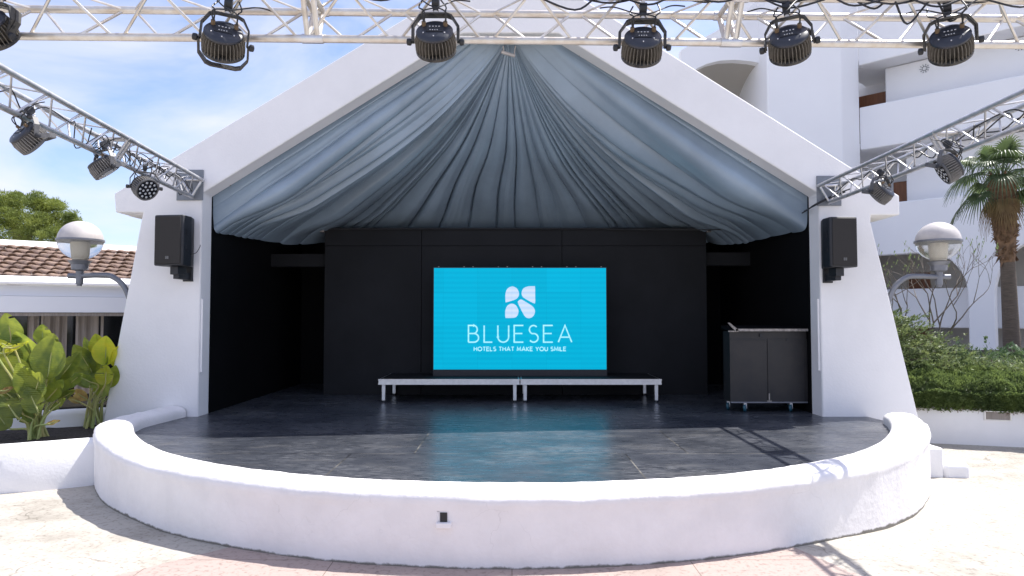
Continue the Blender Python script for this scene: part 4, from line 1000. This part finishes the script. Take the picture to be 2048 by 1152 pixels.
def palm():
    rnd = random.Random(5); Y = 14.0; top = at(2003, 352, Y); bot = Vector((at(2024, 690, Y).x, Y, -.1))
    e = empty('fan_palm', bot, 'fan palm with shaggy brown trunk top and green fan leaves at the right', 'palm')
    z1 = at(0, 520, Y).z
    pts = [bot, Vector((bot.x, Y, .8)), Vector((at(2020, 620, Y).x, Y, at(0, 620, Y).z)), Vector((at(2015, 520, Y).x, Y, z1))]
    m = MB(); m.tube(catmull(pts, 8), [.17 - .0018 * i for i in range(25)], 16); m.build('trunk', M['palmtrunk'], e, ang=60)
    m = MB(); pts2 = catmull([pts[-1] - Vector((0, 0, .05)), at(2008, 430, Y), top], 8); m.tube(pts2, [.13 + .08 * smoothstep(i / 8) + .02 * (i / 16) for i in range(17)], 14)
    for i in range(330):
        f = rnd.random(); k = f * 15.9; i0 = int(k); c = pts2[i0].lerp(pts2[i0+1], k - i0); rr = .13 + .08 * smoothstep(f * 2)
        a = rnd.uniform(0, 6.28); dv = Vector((math.cos(a), math.sin(a), 0)); p = c + dv * (rr - .02); s = Vector((-dv.y, dv.x, 0)) * .03
        t = p + dv * rnd.uniform(.05, .11) + Vector((0, 0, rnd.uniform(.04, .13) if rnd.random() < .8 else -.12)); m.add([p - s, p + s, t + s * .4, t - s * .4, p - s + Vector((0, 0, .05)), p + s + Vector((0, 0, .05))], [(0, 1, 2, 3), (4, 3, 2, 5), (0, 3, 4), (1, 5, 2)])
    m.build('leaf_bases', M['boots'], e, smooth=False, fix=False)
    def fan(a, el, lp, Lb, droop, mt):
        d = Vector((math.cos(a) * math.cos(el), math.sin(a) * math.cos(el), math.sin(el))); c0 = top + Vector((d.x, d.y, 0)) * .12
        hub = c0 + d * lp + Vector((0, 0, -.12 * lp)); d2 = (d + Vector((0, 0, -.35 * droop))).normalized()
        w = MB(); w.tube(catmull([c0, c0 + d * lp * .5 + Vector((0, 0, .03)), hub], 4), .012, 5); 
        side = d2.cross(Vector((0, 0, 1))).normalized(); upv = side.cross(d2)
        n = 26
        for k in range(n):
            ph = (k / (n - 1) - .5) * R(205); dv = d2 * math.cos(ph) + side * math.sin(ph) + upv * .12 * abs(math.sin(ph)); dv.normalize()
            l = Lb * (1 - .28 * abs(ph) / R(102)) * rnd.uniform(.92, 1.08); sw = dv.cross(upv).normalized(); P0 = []
            for i in range(7):
                f = i / 6; p = hub + dv * l * f + Vector((0, 0, -droop * l * (max(0, f - .3) ** 2) * 1.3)); w_ = .019 * (min(1, f * 2.2 + .1)) * (1 - max(0, f - .45) / .55 * .93); P0.append([p - sw * w_, p + upv * -.005, p + sw * w_])
            w.grid(P0)
        w.build('frond', mt, e, smooth=False, fix=False)
    for i in range(22):
        a = i * 2.399 + rnd.gauss(0, .1); f = i / 22; el = R(82 - 92 * f + rnd.gauss(0, 6)); fan(a, el, rnd.uniform(.35, .62), rnd.uniform(.46, .62), rnd.uniform(.5, 1.0) + .7 * f, M['frond'])
    for a, el, lp in ((3.5, -32, .62), (2.7, -38, .7), (6.0, -30, .5), (5.4, -42, .55), (.4, -25, .5)): fan(a, R(el), lp, .5, .9, M['frond'])
    for i in range(3): fan(rnd.uniform(3, 5), R(-70), .5, .45, 1.1, M['dryfrond'])
palm()

def pine():
    rnd = random.Random(3); Y = 32; e = empty('pine_tree', (at(50, 500, Y).x, Y, -1), 'broad yellow green pine tree rising behind the tiled roof at the left', 'tree')
    m = MB(); tw = MB(); q = lambda x, y, d=0: at(x, y, Y + d)
    cl = [(-60, 450, 70), (-10, 440, 60), (20, 420, 36), (60, 425, 45), (40, 460, 60), (100, 430, 36), (128, 446, 30), (90, 470, 45), (135, 470, 22), (10, 480, 60), (65, 490, 55), (115, 492, 40), (30, 402, 14), (75, 404, 18), (104, 412, 16), (-30, 410, 30), (142, 438, 10), (33, 393, 7)]
    for x, y, r in cl:
        c = q(x, y, rnd.uniform(-1.2, 1.2)); rr = r / F * Y
        for _ in range(int(6 + r * .45)):
            d = Vector((rnd.gauss(0, 1), rnd.gauss(0, 1), rnd.gauss(.3, 1))).normalized(); cc = c + d * rr * rnd.uniform(.5, .95); s_ = rnd.uniform(.18, .34) * (.6 + rr * .5)
            leafblob(rnd, cc, (s_ * 1.25, s_ * 1.25, s_ * .6), 210, .036, m, elong=2.6, shell=.2)
    tr = q(30, 560); tw.tube([Vector((tr.x, Y, -1)), Vector((tr.x, Y, 4)), q(40, 470)], [.35, .28, .15], 10)
    for x, y, r in cl[::2]: tw.tube([q(35, 510), q(x, y)], [.12, .04], 6)
    m.build('crown', M['pine'], e, smooth=False, fix=False); tw.build('trunk', M['bark'], e, fix=False)
pine()

# ------------------------------------------------------------------ paddle leaf plants
def paddle_plant(base, leaves, label, seed, nm='paddle_leaf_plant'):
    rnd = random.Random(seed); base = Vector(base); e = empty(nm, base, label, 'plant', 'big leaved plants in the left planter')
    for (px_, py_, Lf, Wf, tilt, face, kind, dy) in leaves:
        Lf *= 1.2; Wf *= 1.08
        # px,py: blade centre on the picture grid at the plant's own depth; tilt: lean of the blade axis; face: turn about the axis
        c = at(px_, py_, base.y + dy); ax = Vector((math.sin(R(tilt)), rnd.gauss(0, .12), math.cos(R(tilt)))).normalized()
        fn = Vector((math.sin(R(face)), -math.cos(R(face)), .25 + .3 * rnd.random())); fn = (fn - ax * fn.dot(ax)).normalized(); sd_ = ax.cross(fn)
        m = MB(); nL, nW = 18, 10; rows = []
        splits = sorted(rnd.uniform(.3, .95) for _ in range(2))
        curl = rnd.uniform(.12, .3); vf = rnd.uniform(.15, .4)
        for i in range(nL + 1):
            f = i / nL; w_ = Wf * .60 * (max(0, math.sin(math.pi * min(1, (f * .97 + .02)) ** .82)) ** .75); mid_ = c + ax * (f - .5) * Lf - fn * (-curl * Lf * (f - .35) ** 2) ; row = []
            for j in range(-nW // 2, nW // 2 + 1):
                g_ = j / (nW / 2); p = mid_ + sd_ * w_ * g_ + fn * (abs(g_) * w_ * vf) * (1 if True else 0) + ax * (-.10 * Lf * abs(g_) ** 2 * 0) + fn * .006 * math.sin(f * 13 + g_ * 2 + seed) * abs(g_)
                row.append(p)
            rows.append(row)
        # torn edges: leave out small wedges
        m.grid(rows); mcols = nW
        kill = set()
        Lf_ = 0
        for sp_ in range(rnd.choice((0, 1, 1, 2, 3))):
            i0 = rnd.randint(4, nL - 3); side_ = rnd.choice((0, 1))
            for j in range(rnd.randint(2, 4)):
                kill.add(i0 * nW + (j if side_ == 0 else nW - 1 - j))
        m.f = [f_ for k, f_ in enumerate(m.f) if k not in kill]; m.mi = [0] * len(m.f)
        mt = {'g': M['paddle'], 'y': M['paddle_y'], 'd': M['paddle_dry']}[kind]
        lf = m.build('leaf', mt, e, ang=180, fix=False)
        st = c - ax * Lf * .5; w = MB()
        root = base + Vector((rnd.gauss(0, .05), rnd.gauss(0, .05), -.03)); midp = root.lerp(st, .5) + Vector(((root.x - st.x) * .18, 0, .05))
        ps = catmull([root, midp, st, c - ax * Lf * .1 - fn * 0, c + ax * Lf * .42 + fn * curl * Lf * .02], 6); nn_ = len(ps)
        w.tube(ps, [.016 - .00052 * i for i in range(nn_)], 7); w.build('stalk', M['stem'], e, fix=False)
for k_ in ('paddle', 'paddle_y'):
    t_ = M[k_].node_tree; w_ = t_.nodes.new('ShaderNodeTexWave'); w_.inputs['Scale'].default_value = 14; w_.inputs['Distortion'].default_value = 1.5; w_.bands_direction = 'Z'
    g_ = t_.nodes.new('ShaderNodeTexCoord'); t_.links.new(g_.outputs['Object'], w_.inputs['Vector'])
    b_ = t_.nodes.new('ShaderNodeBump'); b_.inputs['Strength'].default_value = .5; b_.inputs['Distance'].default_value = .006; t_.links.new(w_.outputs['Fac'], b_.inputs['Height']); t_.links.new(b_.outputs[0], t_.nodes['Principled BSDF'].inputs['Normal'])
B1 = atz(72, 872, .33)
paddle_plant(B1, [
    (20, 662, .34, .22, -12, 8, 'g', .1), (58, 700, .40, .30, -22, -25, 'g', .15), (102, 712, .42, .28, 8, 12, 'g', -.08), (12, 712, .34, .24, -30, 20, 'g', .0),
    (60, 762, .38, .24, -16, -8, 'g', -.15), (20, 745, .40, .30, -35, 5, 'g', -.1), (75, 770, .26, .20, 20, 5, 'g', -.2), (140, 730, .36, .13, 35, 40, 'g', .1),
    (-5, 770, .4, .3, -50, 0, 'g', 0), (112, 780, .26, .14, 42, 20, 'g', -.05), (20, 815, .24, .16, -42, 30, 'g', -.2), (48, 830, .17, .12, -60, 0, 'g', -.1), (118, 808, .18, .06, 50, 30, 'g', -.1),
    (85, 668, .2, .14, 4, 30, 'g', .2), (108, 690, .16, .08, 10, 70, 'g', .2), (10, 690, .2, .06, -60, 40, 'y', -.2), (34, 694, .22, .05, 68, 40, 'y', -.25), (14, 706, .22, .06, 74, 30, 'y', -.25), (14, 780, .16, .05, 70, 20, 'd', -.2), (-30, 720, .4, .3, -60, 0, 'g', -.1), (108, 845, .13, .04, 75, 0, 'd', -.2),
    (40, 735, .34, .24, -5, 15, 'g', .2), (128, 762, .28, .16, 26, 10, 'g', .15), (95, 740, .30, .22, -12, -15, 'g', .25), (0, 730, .4, .28, -14, 10, 'g', .2), (-20, 660, .36, .24, -20, 5, 'g', .2), (148, 760, .22, .09, 48, 60, 'g', .2),
    (66, 800, .24, .18, -25, 0, 'g', -.22), (0, 835, .3, .2, -48, 10, 'g', .1), (30, 790, .3, .2, -30, 5, 'g', .1), (135, 790, .2, .08, 60, 30, 'g', .1)],
    'larger clump of broad paddle shaped green leaves at the left picture edge', 3)
B2 = atz(188, 850, .33)
paddle_plant(B2, [
    (212, 700, .30, .22, 6, 14, 'y', .0), (205, 722, .36, .26, 4, -20, 'g', .1), (232, 712, .22, .12, 10, 50, 'y', .05), (168, 718, .34, .20, -30, -10, 'g', .05), (176, 700, .28, .09, -28, 50, 'g', .1),
    (160, 752, .34, .13, -48, 10, 'g', -.1), (172, 760, .26, .10, -58, 0, 'g', -.15), (212, 750, .20, .17, 0, 0, 'y', -.12), (226, 752, .24, .12, 16, 30, 'g', 0), (208, 772, .22, .2, 12, -10, 'g', -.05), (148, 800, .16, .05, -70, 0, 'd', -.1), (185, 735, .26, .1, -14, 60, 'g', .1), (160, 790, .2, .1, -60, 0, 'd', 0), (196, 690, .24, .16, -10, 20, 'y', .15), (190, 755, .24, .16, -20, 10, 'g', .12), (225, 775, .2, .14, 20, 0, 'g', .12)],
    'smaller clump of paddle leaves with yellow tops touching the left pier', 9)

# ================================================================== LEFT BUILDING
lb = empty('pavilion', (-9, 13, 0), 'low white pavilion with a clay tile roof and curtained windows on the left', 'building')
E0 = at(-120, 562, 10.9); E1 = at(300, 560, 12.6); ez = E1.z
ud = Vector((E1.x - E0.x, E1.y - E0.y, 0)); Lu = ud.length; ud.normalize(); back = Vector((-ud.y, ud.x, 0))
E0 = Vector((E0.x, E0.y, at(0, 562, 11.4).z)); 
tiles = MB(); rnd = random.Random(2)
slope = (back * 1.0 + ud * -.55).normalized(); sl = Vector((slope.x, slope.y, .30)).normalized()
ncol = int(Lu / .2) + 14; Ln = 2.4; rowl = .30
for cidx in range(ncol):
    o0 = E0 + ud * (cidx * .2); 
    for r_ in range(int(Ln / rowl)):
        a = o0 + sl * (r_ * rowl) + Vector((0, 0, rnd.uniform(-.006, .006))) + ud * rnd.uniform(-.006, .006); b = a + sl * (rowl + .05)
        P = []
        for q, rad, lift in ((a, .088, .045), (b, .07, .005)):
            P.append([q + ud * rad * -math.cos(t) + Vector((0, 0, rad * math.sin(t) * .85 + lift)) for t in [math.pi * k / 8 for k in range(9)]])
        P2 = [[p + Vector((0, 0, -.014)) for p in P[0]], P[0], P[1]]
        tiles.grid(P2)
    a = o0 + ud * .1; b = a + sl * Ln
    tiles.grid([[q + ud * .06 * -math.cos(t) + Vector((0, 0, -.02 - .04 * math.sin(t) + .03)) for t in [math.pi * k / 4 for k in range(5)]] for q in (a, b)])
tiles.build('tile_roof', M['tile'], lb, ang=50, fix=False)
def band(zlo, zhi, out, m_, nm, th=.25, ext=0):
    w = MB(); a = Vector((E0.x, E0.y, zlo)) - back * out - ud * 1; b = Vector((E1.x, E1.y, zlo)) - back * out + ud * 3
    w.poly([a, b, b + Vector((0, 0, zhi - zlo)), a + Vector((0, 0, zhi - zlo))], back * th); return w.build(nm, m_, lb)
w = MB(); a_ = Vector((E0.x, E0.y, 0)) - back * .02 - ud; b_ = Vector((E1.x, E1.y, 0)) - back * .02 + ud * 3
pr_ = [(0, ez + .01), (.17, ez - .09), (.17, ez - .125), (.12, ez - .14), (0, ez - .14)]
w.poly([a_ - back * q_ + Vector((0, 0, z_)) for q_, z_ in pr_], b_ - a_); w.build('cornice', M['stucco'], lb, ang=20)
band(CAMZ + .33, ez - .145, .07, M['hotel'], 'fascia', .25)
band(CAMZ + .06, CAMZ + .325, .13, M['hotel'], 'shutter_box', .25)
band(CAMZ + .0, CAMZ + .05, .10, M['curtain'], 'gutter', .2)
# ridge parapet, its face sloped back so that it catches the sun
rb = MB(); a = E0 + sl * (Ln - .12); b = a + ud * (Lu + 4); a = a - ud * 3
zr0, zr1 = a.z - .12, CAMZ + 1.44
rb.poly([Vector((a.x, a.y, zr0)), Vector((a.x, a.y, zr0 + .1)), Vector((a.x, a.y, zr1)) + back * .28, Vector((a.x, a.y, zr1)) + back * .5, Vector((a.x, a.y, zr0)) + back * .5], b - a); rb.build('parapet', M['stucco'], lb)
# glazed wall: dark panes, curtains, frames
def gl(x0, x1, z0, z1, off, m_, nm, th=.02):
    # positions along the wall by picture column
    P0 = on_plane(x0, 650, E0 + back * off, back); P1 = on_plane(x1, 650, E0 + back * off, back)
    w = MB(); w.poly([Vector((P0.x, P0.y, z0)), Vector((P1.x, P1.y, z0)), Vector((P1.x, P1.y, z1)), Vector((P0.x, P0.y, z1))], back * th); return w.build(nm, m_, lb)
gl(-60, 300, -.2, CAMZ + .1, .5, M['glass'], 'rear_glazing')
def curtain_(x0, x1, off, amp, wl, seed):
    P0 = on_plane(x0, 650, E0 + back * off, back); P1 = on_plane(x1, 650, E0 + back * off, back); n = 60; P = []
    for i in range(n + 1):
        f = i / n; q = P0.lerp(P1, f) + back * amp * math.sin(f * (P1 - P0).length / wl * 6.28 + seed); P.append([Vector((q.x, q.y, .3)), Vector((q.x, q.y, CAMZ + .04))])
    w = MB(); w.grid(P); w.build('curtain', M['curtain'], lb, ang=180, fix=False)
curtain_(55, 78, .3, .03, .11, 0); curtain_(88, 134, .32, .035, .13, 1); curtain_(157, 197, .2, .03, .2, 2); curtain_(-20, 18, .3, .03, .12, 3)
for x in (84, 154, 204): gl(x - 2, x + 3, .3, CAMZ + .02, .12, M['curtain'], 'window_frame', .05)

# ================================================================== HOTEL
ht = empty('hotel', (12, 22, 0), 'tall white hotel with balconies, arches and brown doors behind the stage', 'building')
F0 = at(1722, 400, 22); F0 = Vector((F0.x, 22, 0)); fu = Vector((.697, -.717, 0)).normalized(); fn_ = Vector((.717, .697, 0)).normalized()
def fz(px_, py_, dep=0):
    p = on_plane(px_, py_, F0 + fn_ * dep, fn_); return (p - F0).dot(fu), p.z
def fpnt(s, z, dep=0): return F0 + fu * s + fn_ * dep + Vector((0, 0, z))
def fpoly(pts, dep, th, nm, m_): 
    w = MB(); w.poly([fpnt(s, z, dep) for s, z in pts], fn_ * th); return bevel(w.build(nm, m_, ht, ang=25), .03, 2, 50)
z1t, z1b = fz(1725, 214)[1], fz(1725, 300)[1]; z1s = fz(1722, 130)[1]; z2t = fz(1801, 403)[1]
SE = 7.0
fpoly([(-.0, z1s), (SE, z1s), (SE, 14), (0, 14)], 0, .3, 'wall', M['hotel'])
fpoly([(0, z1b), (SE, z1b), (SE, z1t), (0, z1t)], 0, .25, 'balcony_parapet', M['hotel'])
# lower band with arches
sA1 = fz(1936, 600)[0]; sA2 = fz(1990, 600)[0]; ztop = fz(1840, 506)[1]; zsp = fz(1936, 592)[1]
aw = 2.0; s_l = fz(1700, 600)[0]
pts = [(s_l - .6, z2t), (s_l - .6, -.5), (s_l - .3, -.5), (s_l - .3, ztop)]
s0 = sA1 - 1.05
pts += [(s0 + (sA1 - s0) * math.sin(t), zsp + (ztop - zsp) * math.cos(t)) for t in [R(6 * k) for k in range(16)]]
pts += [(sA1, -.5), (sA2, -.5)]
s3 = sA2 + 2.1
pts += [((sA2 + s3) / 2 - (s3 - sA2) / 2 * math.cos(t), zsp + (ztop + .15 - zsp) * math.sin(t)) for t in [R(6 * k) for k in range(31)]]
pts += [(s3, -.5), (SE, -.5), (SE, z2t)]
fpoly(pts, 0, .3, 'arcade', M['hotel'])
# recess shells: floor slabs, rear walls
for z0, z1 in ((-.5, z2t - 1.0), (z2t - 1.0, z1t - .9), (z1t - .9, 14)):
    pass
fpoly([(-2, -.5), (SE, -.5), (SE, ztop + .2), (-2, ztop + .2)], 2.1, .2, 'arcade_wall', M['vault'])  # darker render colour stands for the shade under the arches
fpoly([(-2, -.5), (SE, -.5), (SE, 14), (-2, 14)], 2.4, .2, 'rear_wall', M['hotel'])
for z in (ztop + .18, z1b + .03, z1s + .02, z2t - .9):
    w = MB(); a = fpnt(-.6, z, .31 if (z > 6 or z < ztop + .5) else .26); b = fpnt(SE, z, .31 if (z > 6 or z < ztop + .5) else .26); w.poly([a, b, b + fn_ * 2.1, a + fn_ * 2.1], (0, 0, .25)); w.build('floor_slab', M['hotel'], ht)
# partition walls that stand forward inside the balconies
s1 = fz(1771, 200, .9)[0]; fpoly([(s1, z1t - .9), (SE, z1t - .9), (SE, z1s), (s1, z1s)], .9, .2, 'inner_wall', M['hotel'])
s1b = fz(1813, 380, .9)[0]; fpoly([(s1b, z2t - .6), (SE, z2t - .6), (SE, z1b), (s1b, z1b)], .9, .2, 'inner_wall', M['hotel'])
a = fz(1724, 192, 1.2); b = fz(1771, 180, 1.2); fpoly([(a[0] - .4, z1t - .9), (b[0] + .3, z1t - .9), (b[0] + .3, a[1]), (a[0] - .4, a[1])], 1.2, .06, 'door', M['brown_door'])
a = fz(1786, 365, 1.2); b = fz(1814, 365, 1.2); fpoly([(a[0], z2t - .8), (b[0] + .4, z2t - .8), (b[0] + .4, a[1]), (a[0], a[1])], 1.2, .06, 'door', M['brown_door'])
a = fz(1808, 545, 1.6); b = fz(1852, 545, 1.6); fpoly([(a[0], 0), (b[0], 0), (b[0], a[1]), (a[0], a[1])], 2.03, .06, 'door', M['brown_door'])
# arcade low wall inside
a = fz(1850, 577, .8)[1]; fpoly([(-1.5, fz(1900, 656, .8)[1]), (SE, fz(1900, 656, .8)[1]), (SE, a), (-1.5, a)], .8, .2, 'arcade_parapet', M['hotel'])
# tower left of the balconies
YT = 21.2
tp = lambda x, y, Y=YT: at(x, y, Y)
tr_ = Vector((tp(1680, 0).x, YT, 0)); tl = Vector((tp(1532, 0).x, YT, 0)); c3 = fpnt(0, 0, 0)
w = MB(); w.poly([Vector((tl.x, YT, -.5)), Vector((tr_.x, YT, -.5)), Vector((c3.x, c3.y - .02, -.5)), Vector((c3.x + .3, c3.y + 2.5, -.5)), Vector((tl.x, YT + 3, -.5))], (0, 0, 16)); bevel(w.build('tower', M['hotel'], ht, ang=20), .05, 3, 20)
# left wing with a vaulted opening
YW = 21.9
wp = lambda x, y: at(x, y, YW)
ro = [wp(1362, 330), wp(1362, 100), wp(1392, 84), wp(1432, 62), wp(1480, 30), wp(1540, -20), wp(1545, 700)]
hole_pts = [wp(x, y) for x, y in ((1533, 700), (1533, 132), (1520, 126), (1500, 122), (1470, 119.5), (1440, 121), (1415, 127), (1395, 136), (1380, 150), (1370, 175), (1366, 230), (1366, 330))]
w = MB(); w.poly(ro[:-1] + [wp(1545, 700)] + hole_pts, (0, .3, 0)); w.build('wing_wall', M['hotel'], ht, ang=25)
# vault interior: curved soffit
P = []
for k in range(13):
    f = k / 12; row = []
    for (x, y) in ((1533, 132), (1520, 126), (1500, 122), (1470, 119.5), (1440, 121), (1415, 127), (1395, 136), (1380, 150), (1370, 175), (1366, 230), (1366, 330)):
        q = wp(x, y) + Vector((0, .3, 0)); q.y += 3.2 * f; q.z -= 1.7 * f * f; row.append(q)
    P.append(row)
w = MB(); w.grid(P); w.build('vault', M['vault'], ht, ang=180, fix=False)
w = MB(); w.poly([wp(1300, 700) + Vector((0, 3.4, 0)), wp(1560, 700) + Vector((0, 3.4, 0)), wp(1560, 60) + Vector((0, 3.4, 0)), wp(1380, 90) + Vector((0, 3.4, 0))], (0, .2, 0)); w.build('rear_wall', M['vault'], ht)
w = MB(); w.poly([wp(1370, 700) + Vector((0, .35, 0)), wp(1531, 700) + Vector((0, .35, 0)), wp(1531, 214) + Vector((0, .35, 0)), wp(1370, 214 + 80) + Vector((0, .35, 0))], (0, .15, 0)); w.build('balcony_parapet', M['hotel'], ht)
# star shaped vents in the balcony wall
for (cx, cy) in ((1849, 137), (2040, 92)):
    m = MB(); s_, z_ = fz(cx, cy, .89)
    for k in range(10):
        t = k * math.pi / 5
        for r0, r1 in ((.05, .085), (.105, .135)): 
            a = fpnt(s_ + math.cos(t) * r0, z_ + math.sin(t) * r0, .885); b = fpnt(s_ + math.cos(t) * r1, z_ + math.sin(t) * r1, .885); m.tube([a, b], .013, 5)
    m.build('vent', M['plate'], ht)
